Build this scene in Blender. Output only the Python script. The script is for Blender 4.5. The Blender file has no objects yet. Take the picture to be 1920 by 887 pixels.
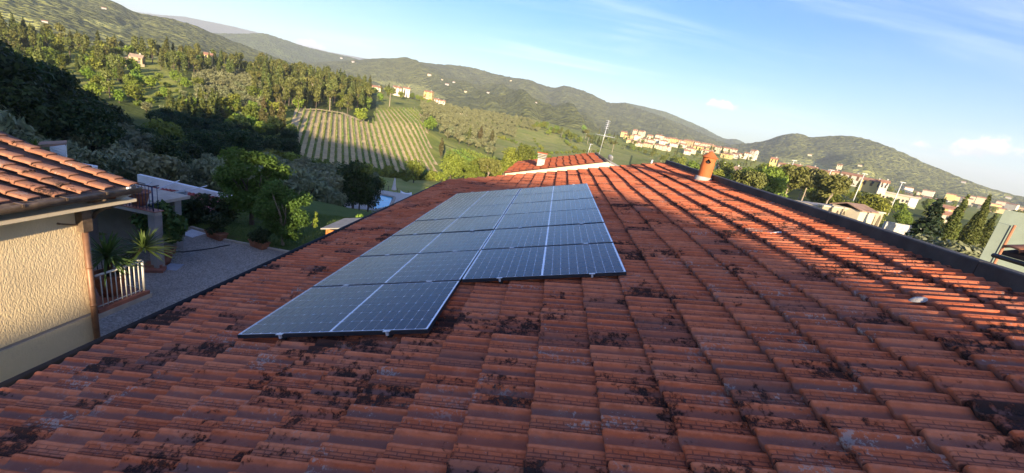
import bpy, math, random
import numpy as np
from mathutils import Vector, Matrix
R_ = random.Random(7)
sc = bpy.context.scene
C = sc.collection
# ------------------------------------------------------------------ camera
F = 768.1043; CAMP = np.array([2.442397, -2.983190, 2.270263]); TH = 0.27451555
def _rot(r):
    a = np.linalg.norm(r); k = r/a
    K = np.array([[0,-k[2],k[1]],[k[2],0,-k[0]],[-k[1],k[0],0]])
    return np.eye(3)+np.sin(a)*K+(1-np.cos(a))*K@K
RC = _rot(np.array([0.2723617, 0.09177543, 0.19481044]))@np.array([[1,0,0],[0,0,-1],[0,1,0.]])
cd = bpy.data.cameras.new("camera"); cam = bpy.data.objects.new("camera", cd); C.objects.link(cam)
cd.sensor_fit = 'HORIZONTAL'; cd.sensor_width = 36; cd.lens = F/1920*36
cd.clip_start = 0.05; cd.clip_end = 60000
cam.matrix_world = Matrix([[RC[0][0],-RC[1][0],-RC[2][0],CAMP[0]],[RC[0][1],-RC[1][1],-RC[2][1],CAMP[1]],
                           [RC[0][2],-RC[1][2],-RC[2][2],CAMP[2]],[0,0,0,1]])
sc.camera = cam
# survey helpers: where a sight line meets a plane
def ray(x, y):
    d = RC.T@np.array([x-960, y-443.5, F]); return d/np.linalg.norm(d)
def hitX(x, y, X): d = ray(x,y); return CAMP+d*(X-CAMP[0])/d[0]
def hitY(x, y, Y): d = ray(x,y); return CAMP+d*(Y-CAMP[1])/d[1]
def hitZ(x, y, Z): d = ray(x,y); return CAMP+d*(Z-CAMP[2])/d[2]
def atR(x, y, r): d = ray(x,y); return CAMP+d*r/math.hypot(d[0],d[1])
def azel(x, y): d = ray(x,y); return math.degrees(math.atan2(d[0],d[1])), math.degrees(math.asin(d[2]))
# ------------------------------------------------------------------ light
SUN = np.array([0.22, -1.0, 0.20]); SUN /= np.linalg.norm(SUN)
SUN_EL = math.asin(SUN[2]); SUN_AZ = math.atan2(SUN[0], SUN[1])
sl = bpy.data.lights.new("sun", 'SUN'); sl.energy = 4.3; sl.angle = math.radians(0.53); sl.color = (1.0, 0.82, 0.57)
so = bpy.data.objects.new("sun", sl); C.objects.link(so)
so.rotation_euler = Vector(SUN).to_track_quat('Z','Y').to_euler()
sc.view_settings.view_transform = 'Standard'; sc.view_settings.look = 'None'
sc.view_settings.exposure = 1.72; sc.view_settings.gamma = 1
# ------------------------------------------------------------------ node helpers
class NT:
    def __init__(s, tree): s.t = tree; s.n = tree.nodes; s.l = tree.links
    def new(s, typ, **kw):
        n = s.n.new(typ)
        for k, v in kw.items(): setattr(n, k, v)
        return n
    def put(s, sock, v):
        if isinstance(v, bpy.types.NodeSocket): s.l.new(v, sock)
        elif isinstance(v, (int, float)) and hasattr(sock.default_value, '__len__'):
            sock.default_value = (v,)*len(sock.default_value)
        elif hasattr(v, '__len__') and len(v) == 3 and len(sock.default_value) == 4: sock.default_value = (*v, 1)
        else: sock.default_value = v
    def math(s, op, a, b=0.0, c=0.0, clamp=False):
        n = s.new('ShaderNodeMath', operation=op, use_clamp=clamp)
        s.put(n.inputs[0], a); s.put(n.inputs[1], b); s.put(n.inputs[2], c); return n.outputs[0]
    def vmath(s, op, a, b=(0,0,0)):
        n = s.new('ShaderNodeVectorMath', operation=op); s.put(n.inputs[0], a); s.put(n.inputs[1], b)
        return n.outputs['Value'] if op in ('DOT_PRODUCT','LENGTH') else n.outputs[0]
    def mix(s, fac, a, b, blend='MIX'):
        n = s.new('ShaderNodeMix', data_type='RGBA', blend_type=blend, clamp_factor=True)
        s.put(n.inputs[0], fac); s.put(n.inputs[6], a); s.put(n.inputs[7], b); return n.outputs[2]
    def noise(s, vec, scale, detail=3.0, rough=0.55, dist=0.0, color=False):
        n = s.new('ShaderNodeTexNoise'); s.put(n.inputs['Vector'], vec); n.inputs['Scale'].default_value = scale
        n.inputs['Detail'].default_value = detail; n.inputs['Roughness'].default_value = rough; n.inputs['Distortion'].default_value = dist
        return n.outputs['Color'] if color else n.outputs['Fac']
    def ramp(s, v, lo, hi):
        n = s.new('ShaderNodeMapRange', interpolation_type='SMOOTHSTEP'); s.put(n.inputs[0], v)
        n.inputs[1].default_value = lo; n.inputs[2].default_value = hi; return n.outputs[0]
    def pos(s): return s.new('ShaderNodeNewGeometry').outputs['Position']
    def scale3(s, vec, k): return s.vmath('MULTIPLY', vec, k)
    def bump(s, h, strength=0.3, dist=0.02):
        n = s.new('ShaderNodeBump'); n.inputs['Strength'].default_value = strength; n.inputs['Distance'].default_value = dist
        s.put(n.inputs['Height'], h); return n.outputs[0]
    def attr(s, name): return s.new('ShaderNodeAttribute', attribute_name=name).outputs['Fac']
MATS = {}
def base_mat(name, rough=0.8, spec=0.3):
    m = bpy.data.materials.new(name); m.use_nodes = True; t = NT(m.node_tree); p = t.n['Principled BSDF']
    p.inputs['Roughness'].default_value = rough; p.inputs['Specular IOR Level'].default_value = spec
    MATS[name] = m; return m, t, p
def pmat(name, col, rough=0.8, var=0.25, scale=3.0, bump=0.15, bscale=40.0, bdist=0.01, spec=0.3, metal=0.0, dirt=None, per_obj=0.0):
    m, t, p = base_mat(name, rough, spec); P = t.pos()
    n1 = t.noise(P, scale, 4); n2 = t.noise(P, scale*7, 3)
    dark = tuple(c*(1-var) for c in col); lite = tuple(min(1, c*(1+var)) for c in col)
    c = t.mix(t.ramp(n1, 0.3, 0.7), dark, lite); c = t.mix(t.math('MULTIPLY', n2, 0.35), c, tuple(x*0.72 for x in col))
    if dirt: c = t.mix(t.math('MULTIPLY', t.ramp(t.noise(P, scale*0.6, 5, 0.65), 0.5, 0.72), dirt[1]), c, dirt[0])
    if per_obj:
        r = t.new('ShaderNodeObjectInfo').outputs['Random']
        h = t.new('ShaderNodeHueSaturation'); t.put(h.inputs['Value'], t.math('MULTIPLY_ADD', r, 2*per_obj, 1-per_obj)); t.put(h.inputs['Color'], c); c = h.outputs[0]
    t.put(p.inputs['Base Color'], c); p.inputs['Metallic'].default_value = metal
    if bump: t.put(p.inputs['Normal'], t.bump(t.noise(P, bscale, 4), bump, bdist))
    return m
def leafmat(name, a, b, trans=0.25, objvar=0.25):
    m, t, p = base_mat(name, 0.6, 0.25)
    r = t.new('ShaderNodeObjectInfo').outputs['Random']; lr = t.attr('lr')
    c = t.mix(lr, a, b)
    h = t.new('ShaderNodeHueSaturation'); t.put(h.inputs['Color'], c)
    t.put(h.inputs['Value'], t.math('MULTIPLY_ADD', r, 2*objvar, 1-objvar))
    t.put(h.inputs['Hue'], t.math('MULTIPLY_ADD', t.math('FRACT', t.math('MULTIPLY', r, 7.13)), 0.05, 0.475)); c = h.outputs[0]
    t.put(p.inputs['Base Color'], c)
    tr = t.new('ShaderNodeBsdfTranslucent'); t.put(tr.inputs['Color'], t.mix(0.5, c, (0.12,0.16,0.02)))
    mx = t.new('ShaderNodeMixShader'); mx.inputs[0].default_value = trans
    t.l.new(p.outputs[0], mx.inputs[1]); t.l.new(tr.outputs[0], mx.inputs[2])
    t.l.new(mx.outputs[0], t.n['Material Output'].inputs['Surface']); return m
# ------------------------------------------------------------------ world
W = bpy.data.worlds.new("World"); sc.world = W; W.use_nodes = True
w = NT(W.node_tree); bg = w.n['Background']
sky = w.new('ShaderNodeTexSky', sky_type='NISHITA', sun_disc=False)
sky.sun_elevation = SUN_EL; sky.sun_rotation = SUN_AZ; sky.altitude = 150; sky.air_density = 1.0; sky.dust_density = 0.8; sky.ozone_density = 3.0
bg.inputs['Strength'].default_value = 0.122
D = w.vmath('NORMALIZE', w.new('ShaderNodeTexCoord').outputs['Generated'])
sx = w.new('ShaderNodeSeparateXYZ'); w.put(sx.inputs[0], D); dz = sx.outputs[2]
# thin streaks of high cloud, laid on a plane far overhead
inv = w.math('DIVIDE', 1.0, w.math('MAXIMUM', w.math('ADD', dz, 0.10), 0.02))
cx = w.new('ShaderNodeCombineXYZ'); w.put(cx.inputs[0], w.math('MULTIPLY', sx.outputs[0], inv)); w.put(cx.inputs[1], w.math('MULTIPLY', sx.outputs[1], inv))
rotn = w.new('ShaderNodeMapping'); w.put(rotn.inputs[0], cx.outputs[0]); rotn.inputs['Rotation'].default_value = (0,0,math.radians(25)); rotn.inputs['Scale'].default_value = (0.35,1.5,1)
ci = w.noise(rotn.outputs[0], 1.1, 7, 0.62, 0.8); ci2 = w.noise(cx.outputs[0], 0.45, 3, 0.5)
cir = w.math('MULTIPLY', w.ramp(ci, 0.42, 0.80), w.ramp(ci2, 0.35, 0.68))
cir = w.math('MULTIPLY', cir, 0.45)
hs = w.new('ShaderNodeHueSaturation'); hs.inputs['Hue'].default_value = 0.522; hs.inputs['Saturation'].default_value = 1.48; hs.inputs['Value'].default_value = 0.84; w.put(hs.inputs['Color'], sky.outputs[0])
col = hs.outputs[0]
col = w.mix(cir, col, (5.4, 5.6, 5.8))
def cumulus(col, px, py, wd, hg, seed, amt, shade=(2.7,2.8,3.1), lit=(5.4,4.9,4.6)):
    d = Vector(ray(px, py)); r = Vector((d.y,-d.x,0)).normalized(); u = r.cross(d)
    a = w.math('MULTIPLY', w.vmath('DOT_PRODUCT', D, tuple(r)), 1/wd); b = w.math('MULTIPLY', w.vmath('SUBTRACT', D, tuple(d)), 1.0)
    b = w.math('MULTIPLY', w.vmath('DOT_PRODUCT', w.vmath('SUBTRACT', D, tuple(d)), tuple(u)), 1/hg)
    b2 = w.math('MULTIPLY', b, w.math('MULTIPLY_ADD', w.math('LESS_THAN', b, 0.0), 1.3, 1.0))
    rr = w.math('SQRT', w.math('ADD', w.math('MULTIPLY', a, a), w.math('MULTIPLY', b2, b2)))
    nz = w.noise(w.vmath('ADD', D, (seed, seed*0.7, 0)), 42, 6, 0.62); nz2 = w.noise(w.vmath('ADD', D, (seed, 3, 0)), 14, 3, 0.5)
    v = w.math('SUBTRACT', w.math('ADD', w.math('MULTIPLY', w.math('SUBTRACT', nz, 0.5), 2.6), w.math('MULTIPLY', w.math('SUBTRACT', nz2, 0.5), 2.0)), w.math('MULTIPLY_ADD', rr, 0.9, -0.75))
    front = w.ramp(w.vmath('DOT_PRODUCT', D, tuple(d)), 0.9, 0.95)
    m = w.math('MULTIPLY', w.math('MULTIPLY', w.ramp(v, -0.1, 0.45), amt), front)
    cc = w.mix(w.ramp(w.math('ADD', b, w.math('MULTIPLY', w.math('SUBTRACT', nz, 0.5), 2.5)), -0.5, 0.9), shade, lit)
    return w.mix(m, col, cc)
col = cumulus(col, 1357, 200, 0.032, 0.013, 1.3, 0.75)
col = cumulus(col, 1800, 288, 0.06, 0.012, 4.1, 0.6)
col = cumulus(col, 1850, 284, 0.05, 0.018, 2.2, 0.7)
col = cumulus(col, 570, 84, 0.035, 0.014, 6.2, 0.85)
w.l.new(col, bg.inputs[0])
# ------------------------------------------------------------------ mesh helpers
def mk_mesh(name, V, Fs, attrs=None, smooth=False):
    me = bpy.data.meshes.new(name)
    V = np.asarray(V, np.float32)
    if isinstance(Fs, np.ndarray):
        k = Fs.shape[1]; me.vertices.add(len(V)); me.vertices.foreach_set('co', V.ravel())
        me.loops.add(Fs.size); me.loops.foreach_set('vertex_index', Fs.ravel().astype(np.int32))
        me.polygons.add(len(Fs)); me.polygons.foreach_set('loop_start', np.arange(0, Fs.size, k, dtype=np.int32))
        me.update(calc_edges=True)
    else:
        me.from_pydata(V.tolist(), [], Fs); me.update()
    for k, a in (attrs or {}).items():
        at = me.attributes.new(k, 'FLOAT', 'POINT'); at.data.foreach_set('value', np.asarray(a, np.float32))
    if smooth: me.polygons.foreach_set('use_smooth', [True]*len(me.polygons))
    return me
class MB:
    def __init__(s): s.v = []; s.f = []; s.sm = []
    def add(s, vs, fs, smooth=False):
        o = len(s.v); s.v += [tuple(map(float, p)) for p in vs]; s.f += [tuple(i+o for i in f) for f in fs]; s.sm += [smooth]*len(fs); return s
    def box(s, c, size, rz=0.0, M=None, bev=0.0):
        x, y, z = (k/2 for k in size); b = min(bev, x*0.9, y*0.9, z*0.9)
        if b > 0:
            vs = []
            for k in (-1, 1):
                vs += [(-x+b,-y+b,k*z),(x-b,-y+b,k*z),(x-b,y-b,k*z),(-x+b,y-b,k*z)]
                vs += [(-x,-y,k*(z-b)),(x,-y,k*(z-b)),(x,y,k*(z-b)),(-x,y,k*(z-b))]
            fs = [(3,2,1,0),(8,9,10,11)]
            for i in range(4):
                j = (i+1) % 4
                fs += [(i,j,4+j,4+i),(4+i,4+j,12+j,12+i),(12+i,12+j,8+j,8+i)]
        else:
            vs = [(-x,-y,-z),(x,-y,-z),(x,y,-z),(-x,y,-z),(-x,-y,z),(x,-y,z),(x,y,z),(-x,y,z)]
            fs = [(3,2,1,0),(4,5,6,7),(0,1,5,4),(1,2,6,5),(2,3,7,6),(3,0,4,7)]
        A = M if M is not None else Matrix.Rotation(rz, 3, 'Z')
        return s.add([Vector(c)+A@Vector(p) for p in vs], fs)
    def tube(s, pts, rad, n=8, cap=True, smooth=True):
        pts = [Vector(p) for p in pts]; rad = rad if hasattr(rad, '__len__') else [rad]*len(pts)
        vs = []; up = Vector((0.123, 0.31, 0.94))
        for i, p in enumerate(pts):
            d = (pts[min(i+1,len(pts)-1)]-pts[max(i-1,0)]).normalized()
            a = d.cross(up if abs(d.dot(up)) < 0.95 else Vector((1,0,0))).normalized(); b = d.cross(a)
            vs += [p+(a*math.cos(q*2*math.pi/n)+b*math.sin(q*2*math.pi/n))*rad[i] for q in range(n)]
        fs = [(i*n+q, i*n+(q+1) % n, (i+1)*n+(q+1) % n, (i+1)*n+q) for i in range(len(pts)-1) for q in range(n)]
        if cap: fs += [tuple(range(n-1,-1,-1)), tuple((len(pts)-1)*n+q for q in range(n))]
        return s.add(vs, fs, smooth)
    def lathe(s, prof, c=(0,0,0), n=20, smooth=True):
        vs = [(c[0]+r*math.cos(2*math.pi*q/n), c[1]+r*math.sin(2*math.pi*q/n), c[2]+z) for r, z in prof for q in range(n)]
        fs = [(i*n+q, i*n+(q+1) % n, (i+1)*n+(q+1) % n, (i+1)*n+q) for i in range(len(prof)-1) for q in range(n)]
        fs += [tuple(range(n-1,-1,-1)), tuple((len(prof)-1)*n+q for q in range(n))]
        return s.add(vs, fs, smooth)
    def slab(s, poly, thick, nrm=(0,0,1)):
        n = len(poly); N = Vector(nrm)*thick; vs = [Vector(p) for p in poly]+[Vector(p)-N for p in poly]
        fs = [tuple(range(n)), tuple(range(2*n-1, n-1, -1))]+[(i, i+n, (i+1) % n+n, (i+1) % n) for i in range(n)]
        return s.add(vs, fs)
    def mesh(s, name, origin=None):
        v = np.array(s.v, float)
        if origin is not None: v = v-np.array(origin)
        me = bpy.data.meshes.new(name); me.from_pydata(v.tolist(), [], s.f); me.polygons.foreach_set('use_smooth', s.sm); me.update(); return me
def tag(o, label=None, cat=None, group=None, kind=None):
    if label: o['label'] = label
    if cat: o['category'] = cat
    if group: o['group'] = group
    if kind: o['kind'] = kind
    return o
def thing(name, label, cat, loc=(0,0,0), rz=0.0, group=None):
    o = bpy.data.objects.new(name, None); C.objects.link(o); o.location = loc; o.rotation_euler = (0,0,rz); o.empty_display_size = 0.2
    return tag(o, label, cat, group)
def obj(name, src, mat, parent=None, world=False, loc=None, label=None):
    if isinstance(src, MB):
        org = None
        if world and parent is not None:
            org = np.array(parent.location); 
            if parent.parent is not None: org = org+np.array(parent.parent.location)
        src = src.mesh(name, org)
    o = bpy.data.objects.new(name, src); C.objects.link(o)
    if mat is not None and len(src.materials) == 0: src.materials.append(mat if not isinstance(mat, str) else MATS[mat])
    if parent is not None: o.parent = parent
    if loc is not None: o.location = loc
    if label: o['label'] = label
    return o
def dup(root, loc, rz=None, scale=None, label=None, group=None):
    def cp(o, par):
        c = o.copy(); C.objects.link(c)
        if par is not None: c.parent = par
        for ch in o.children: cp(ch, c)
        return c
    r = cp(root, None); r.location = loc
    if rz is not None: r.rotation_euler = (0,0,rz)
    if scale is not None: r.scale = scale if hasattr(scale, '__len__') else (scale,)*3
    if label: r['label'] = label
    if group: r['group'] = group
    return r
# numpy value noise
def _h(i, j, s): 
    x = np.sin(i*127.1+j*311.7+s*74.7)*43758.5453; return x-np.floor(x)
def vnoise(x, y, s=0):
    i = np.floor(x); j = np.floor(y); u = x-i; v = y-j; u = u*u*(3-2*u); v = v*v*(3-2*v)
    return (_h(i,j,s)*(1-u)+_h(i+1,j,s)*u)*(1-v)+(_h(i,j+1,s)*(1-u)+_h(i+1,j+1,s)*u)*v
def fbm(x, y, s=0, o=4):
    t = 0; a = 0.5
    for k in range(o): t = t+a*vnoise(x*2**k, y*2**k, s+k); a *= 0.5
    return t
ORD = ['first','second','third','fourth','fifth','sixth','seventh','eighth','ninth','tenth','eleventh','twelfth','thirteenth','fourteenth','fifteenth','sixteenth','seventeenth','eighteenth','nineteenth','twentieth','twenty-first','twenty-second','twenty-third','twenty-fourth','twenty-fifth','twenty-sixth','twenty-seventh','twenty-eighth','twenty-ninth','thirtieth']
# ------------------------------------------------------------------ materials
def tile_material(name, red, pale, grey, black_amt, cell=(0.3815, 0.2172), org=(-1.55, 0.0)):
    m, t, p = base_mat(name, 0.82, 0.10)
    P = t.pos(); sp = t.new('ShaderNodeSeparateXYZ'); t.put(sp.inputs[0], P)
    prof = t.attr('prof'); tr = t.attr('trand')
    oi = t.new('ShaderNodeObjectInfo').outputs['Random']
    rnd = t.math('FRACT', t.math('ADD', tr, oi))
    r2 = t.math('FRACT', t.math('MULTIPLY', rnd, 17.31)); r3 = t.math('FRACT', t.math('MULTIPLY', rnd, 71.7))
    c = t.mix(rnd, red, pale); c = t.mix(t.math('MULTIPLY', t.ramp(r2, 0.55, 1.0), 0.45), c, tuple(x*0.5 for x in red))
    c = t.mix(t.math('MULTIPLY', t.ramp(t.noise(P, 9, 5, 0.6), 0.35, 0.75), 0.55), c, tuple(x*0.55 for x in red))
    # grey violet patina in the troughs, deepened to paint in their shading
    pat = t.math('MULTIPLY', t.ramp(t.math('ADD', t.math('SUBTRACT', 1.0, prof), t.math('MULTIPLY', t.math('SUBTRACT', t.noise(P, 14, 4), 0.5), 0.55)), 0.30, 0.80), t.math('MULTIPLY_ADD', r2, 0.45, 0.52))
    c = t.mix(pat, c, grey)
    c = t.mix(t.math('MULTIPLY', t.ramp(t.math('ADD', prof, t.math('MULTIPLY', t.math('SUBTRACT', t.noise(P, 30, 4), 0.5), 0.5)), 0.80, 1.05), 0.45), c, tuple(min(1, x*1.35) for x in pale))  # roll tops lightened, their highlight painted into the clay colour
    c = t.mix(t.math('MULTIPLY', t.ramp(t.noise(P, 5.5, 6, 0.7), 0.52, 0.72), 0.2), c, (0.40, 0.27, 0.20))
    # whole weathered tiles
    c = t.mix(t.math('MULTIPLY', t.math('GREATER_THAN', r3, 0.86), 0.5), c, tuple(x*0.8 for x in grey))
    # pale grey-white lichen
    ln = t.noise(P, 38, 5, 0.7); lz = t.noise(P, 3.1, 3, 0.55)
    lw = t.math('MULTIPLY', t.ramp(t.math('ADD', ln, t.math('MULTIPLY', t.math('SUBTRACT', lz, 0.5), 0.75)), 0.60, 0.68), t.ramp(r2, 0.2, 0.9))
    c = t.mix(t.math('MULTIPLY', lw, 0.6), c, (0.40, 0.36, 0.31))
    # black crust lichen in patches
    bn = t.noise(P, 19, 9, 0.78); bz = t.noise(P, 1.9, 4, 0.6)
    bl = t.ramp(t.math('ADD', t.math('ADD', bn, t.math('MULTIPLY', t.math('SUBTRACT', bz, 0.5), 1.0)), t.math('MULTIPLY', t.math('SUBTRACT', r3, 0.5), 0.24)), 0.60-black_amt, 0.71-black_amt)
    c = t.mix(t.math('MULTIPLY', bl, 0.90), c, (0.020, 0.017, 0.015))
    c = t.mix(t.math('MULTIPLY', t.attr('edge'), 0.8), c, (0.035,0.022,0.020))  # shade of the gaps between rows painted along edges and lips, with dirt
    # specks
    c = t.mix(t.math('MULTIPLY', t.math('GREATER_THAN', t.noise(P, 95, 2), 0.745), 0.55), c, (0.42, 0.40, 0.38))
    # moulded brick imprint on the flat lap of each tile
    imp = t.attr('imprint')
    ux = t.attr('us'); uy = t.attr('ut')
    cx_ = t.new('ShaderNodeCombineXYZ'); t.put(cx_.inputs[0], ux); t.put(cx_.inputs[1], uy)
    br = t.new('ShaderNodeTexBrick'); t.put(br.inputs['Vector'], cx_.outputs[0]); br.inputs['Scale'].default_value = 1.0
    br.inputs['Brick Width'].default_value = 0.075; br.inputs['Row Height'].default_value = 0.022; br.inputs['Mortar Size'].default_value = 0.0035
    br.inputs['Mortar Smooth'].default_value = 0.4
    c = t.mix(t.math('MULTIPLY', t.math('MULTIPLY', br.outputs['Fac'], imp), 0.55), c, (0.075,0.042,0.038))
    t.put(p.inputs['Base Color'], c)
    t.put(p.inputs['Roughness'], t.math('MULTIPLY_ADD', pat, -0.12, 0.86))
    h = t.math('ADD', t.math('MULTIPLY', t.noise(P, 130, 4), 0.5), t.math('MULTIPLY', bl, 0.7))
    h = t.math('SUBTRACT', h, t.math('MULTIPLY', t.math('MULTIPLY', br.outputs['Fac'], imp), 1.3))
    t.put(p.inputs['Normal'], t.bump(h, 0.9, 0.007))
    return m
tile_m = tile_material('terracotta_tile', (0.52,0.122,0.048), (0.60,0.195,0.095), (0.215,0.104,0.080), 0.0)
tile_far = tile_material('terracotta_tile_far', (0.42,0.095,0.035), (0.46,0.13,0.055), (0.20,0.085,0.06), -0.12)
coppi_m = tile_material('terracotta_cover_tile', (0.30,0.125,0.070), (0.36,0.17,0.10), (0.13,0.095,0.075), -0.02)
pmat('deck_dark', (0.05,0.035,0.03), 0.9)
pmat('mortar', (0.40,0.37,0.34), 0.9, 0.2, 6, 0.4, 60)
pmat('chim_clay', (0.44,0.125,0.038), 0.75, 0.12, 4, 0.15, 60, dirt=((0.25,0.09,0.04), 0.35))
pmat('old_plaster', (0.42,0.40,0.36), 0.9, 0.2, 5, 0.4, 50, dirt=((0.20,0.17,0.15), 0.5))
pmat('gutter_black', (0.018,0.017,0.019), 0.55, 0.3, 4, 0.1, 30)
pmat('kerb_dark', (0.060,0.051,0.044), 0.75, 0.35, 3, 0.5, 25, 0.01, dirt=((0.075,0.07,0.065), 0.6))
pmat('zinc', (0.38,0.38,0.39), 0.45, 0.15, 5, 0.1, 40, metal=0.6)
pmat('alu', (0.62,0.63,0.66), 0.38, 0.06, 8, 0.03, 90, metal=0.35, spec=0.5)
pmat('black_metal', (0.02,0.02,0.022), 0.5, 0.2)
pmat('cream_wall', (0.80,0.61,0.35), 0.9, 0.06, 1.2, 0.0, dirt=((0.62,0.47,0.28), 0.35))
pmat('cream_flat', (0.66,0.54,0.37), 0.9, 0.07, 1.5, 0.25, 60, dirt=((0.48,0.37,0.24), 0.4))
pmat('white_wall', (0.70,0.70,0.70), 0.85, 0.08, 1.5, 0.2, 30, dirt=((0.42,0.41,0.39), 0.45))
pmat('pale_stone', (0.42,0.36,0.29), 0.9, 0.15, 3, 0.3, 30)
pmat('grey_beige_wall', (0.30,0.265,0.235), 0.9, 0.12, 2, 0.3, 40)
pmat('copper_brown', (0.21,0.105,0.058), 0.5, 0.25, 4, 0.15, 40, spec=0.5, metal=0.25, dirt=((0.11,0.06,0.04), 0.6))
pmat('gutter_brown', (0.17,0.115,0.075), 0.5, 0.35, 6, 0.2, 40, spec=0.5, metal=0.3, dirt=((0.30,0.24,0.17), 0.5))
pmat('rail_white', (0.62,0.58,0.50), 0.5, 0.1, 5, 0.1)
pmat('rail_dark', (0.06,0.055,0.06), 0.5, 0.2, 5, 0.1)
pmat('rail_blue', (0.03,0.04,0.10), 0.5, 0.2, 5, 0.1)
pmat('terracotta_pot', (0.32,0.125,0.065), 0.85, 0.2, 6, 0.2, 60, dirt=((0.40,0.25,0.18), 0.4))
pmat('floor_tile_red', (0.30,0.115,0.075), 0.6, 0.15, 4, 0.15, 30)
pmat('gravel_m', (0.23,0.205,0.18), 0.95, 0.2, 4, 0.0)
pmat('soil', (0.16,0.10,0.06), 0.95, 0.25, 3, 0.4, 20, 0.03)
pmat('wood_orange', (0.45,0.16,0.04), 0.6, 0.18, 6, 0.2, 30)
pmat('shed_felt', (0.26,0.245,0.215), 0.9, 0.15, 5, 0.3, 70)
pmat('red_sheet', (0.26,0.035,0.03), 0.5, 0.2, 3, 0.15, 20)
pmat('fascia_white', (0.60,0.62,0.66), 0.7, 0.1, 3, 0.1)
pmat('shed_blue', (0.33,0.36,0.42), 0.7, 0.15, 2, 0.1)
pmat('hose', (0.05,0.04,0.04), 0.6)
pmat('green_wall', (0.185,0.22,0.185), 0.9, 0.06, 1.0, 0.15, 40, dirt=((0.32,0.37,0.32), 0.4))
pmat('lamp_steel', (0.55,0.55,0.55), 0.5, 0.1, 3, 0.0)
pmat('bark', (0.10,0.075,0.055), 0.95, 0.3, 4, 0.6, 20, 0.03)
pmat('bark_pale', (0.30,0.24,0.18), 0.95, 0.3, 4, 0.5, 20, 0.03)
pmat('cloth_white', (0.80,0.81,0.86), 0.9, 0.04, 4, 0.1, 20)
pmat('cloth_beige', (0.56,0.50,0.44), 0.9, 0.06, 4, 0.2, 30)
pmat('ladder_alu', (0.60,0.61,0.63), 0.45, 0.1, 4, 0.0, metal=0.3)
pmat('white_gravel', (0.5,0.46,0.4), 0.95, 0.15, 5, 0.4, 20)
pmat('pool_cover', (0.33,0.42,0.52), 0.5, 0.3, 0.7, 0.3, 3, 0.05)
pmat('house_white', (0.60,0.53,0.43), 0.9, 0.08, 0.3, 0, per_obj=0.08)
pmat('house_cream', (0.56,0.48,0.34), 0.9, 0.08, 0.3, 0, per_obj=0.08)
pmat('house_yellow', (0.60,0.46,0.19), 0.9, 0.08, 0.3, 0, per_obj=0.06)
pmat('house_ochre', (0.50,0.36,0.20), 0.9, 0.08, 0.3, 0, per_obj=0.08)
pmat('house_pink', (0.54,0.45,0.34), 0.9, 0.08, 0.3, 0, per_obj=0.08)
pmat('house_grey', (0.42,0.40,0.37), 0.9, 0.08, 0.3, 0, per_obj=0.08)
pmat('roof_far', (0.33,0.17,0.105), 0.9, 0.25, 0.4, 0, per_obj=0.2)
pmat('roof_pale', (0.40,0.29,0.19), 0.9, 0.25, 0.6, 0)
pmat('roof_brown', (0.27,0.17,0.12), 0.9, 0.25, 0.6, 0.4, 8, 0.05)
pmat('window_dark', (0.045,0.045,0.05), 0.3, 0.2, 1, 0, spec=0.5)
pmat('shutter_brown', (0.12,0.07,0.04), 0.7, 0.2, 1, 0)
pmat('haystone', (0.35,0.29,0.20), 0.9, 0.15, 0.8, 0.3, 5, 0.05, dirt=((0.30,0.26,0.20), 0.4))
leafmat('leaf_garden', (0.070,0.125,0.018), (0.125,0.20,0.032), 0.3)
leafmat('leaf_feather', (0.075,0.118,0.020), (0.115,0.17,0.030), 0.3)
leafmat('leaf_bright', (0.17,0.24,0.03), (0.26,0.33,0.05), 0.35)
leafmat('leaf_lemon', (0.032,0.075,0.014), (0.08,0.14,0.026), 0.15)
leafmat('leaf_shrub', (0.018,0.036,0.012), (0.040,0.065,0.018), 0.2)
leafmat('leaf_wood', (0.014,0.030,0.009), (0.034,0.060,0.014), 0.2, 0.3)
leafmat('leaf_olive', (0.145,0.165,0.085), (0.245,0.255,0.145), 0.2, 0.16)
leafmat('leaf_far_olive', (0.150,0.160,0.068), (0.245,0.245,0.118), 0.2, 0.2)
leafmat('leaf_cypress', (0.050,0.066,0.014), (0.118,0.128,0.028), 0.12, 0.3)
leafmat('leaf_cypress_brown', (0.075,0.070,0.022), (0.125,0.105,0.035), 0.12, 0.2)
leafmat('leaf_pine', (0.098,0.108,0.024), (0.165,0.168,0.040), 0.15, 0.2)
leafmat('leaf_broad', (0.115,0.148,0.018), (0.225,0.255,0.040), 0.28, 0.3)
leafmat('leaf_lime', (0.15,0.23,0.025), (0.23,0.32,0.045), 0.3, 0.15)
leafmat('leaf_conifer', (0.015,0.030,0.014), (0.034,0.055,0.022), 0.12)
leafmat('leaf_yucca', (0.05,0.095,0.02), (0.11,0.17,0.04), 0.25)
leafmat('leaf_vine', (0.110,0.165,0.022), (0.19,0.25,0.040), 0.25, 0.15)
leafmat('leaf_grass', (0.065,0.105,0.020), (0.125,0.175,0.036), 0.25, 0.1)
# glass-faced solar sheet
def pv(name, col, rough):
    m, t, p = base_mat(name, rough, 0.25); P = t.pos()
    t.put(p.inputs['Base Color'], t.mix(t.noise(P, 1.5, 3), col, tuple(c*1.5 for c in col)))
    t.put(p.inputs['Roughness'], t.math('MULTIPLY_ADD', t.noise(P, 3, 4), 0.10, rough-0.03))
    return m
pv('pv_cell', (0.008,0.011,0.026), 0.17); pv('pv_back', (0.78,0.80,0.84), 0.17); pv('pv_white', (0.72,0.74,0.78), 0.2)
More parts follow.
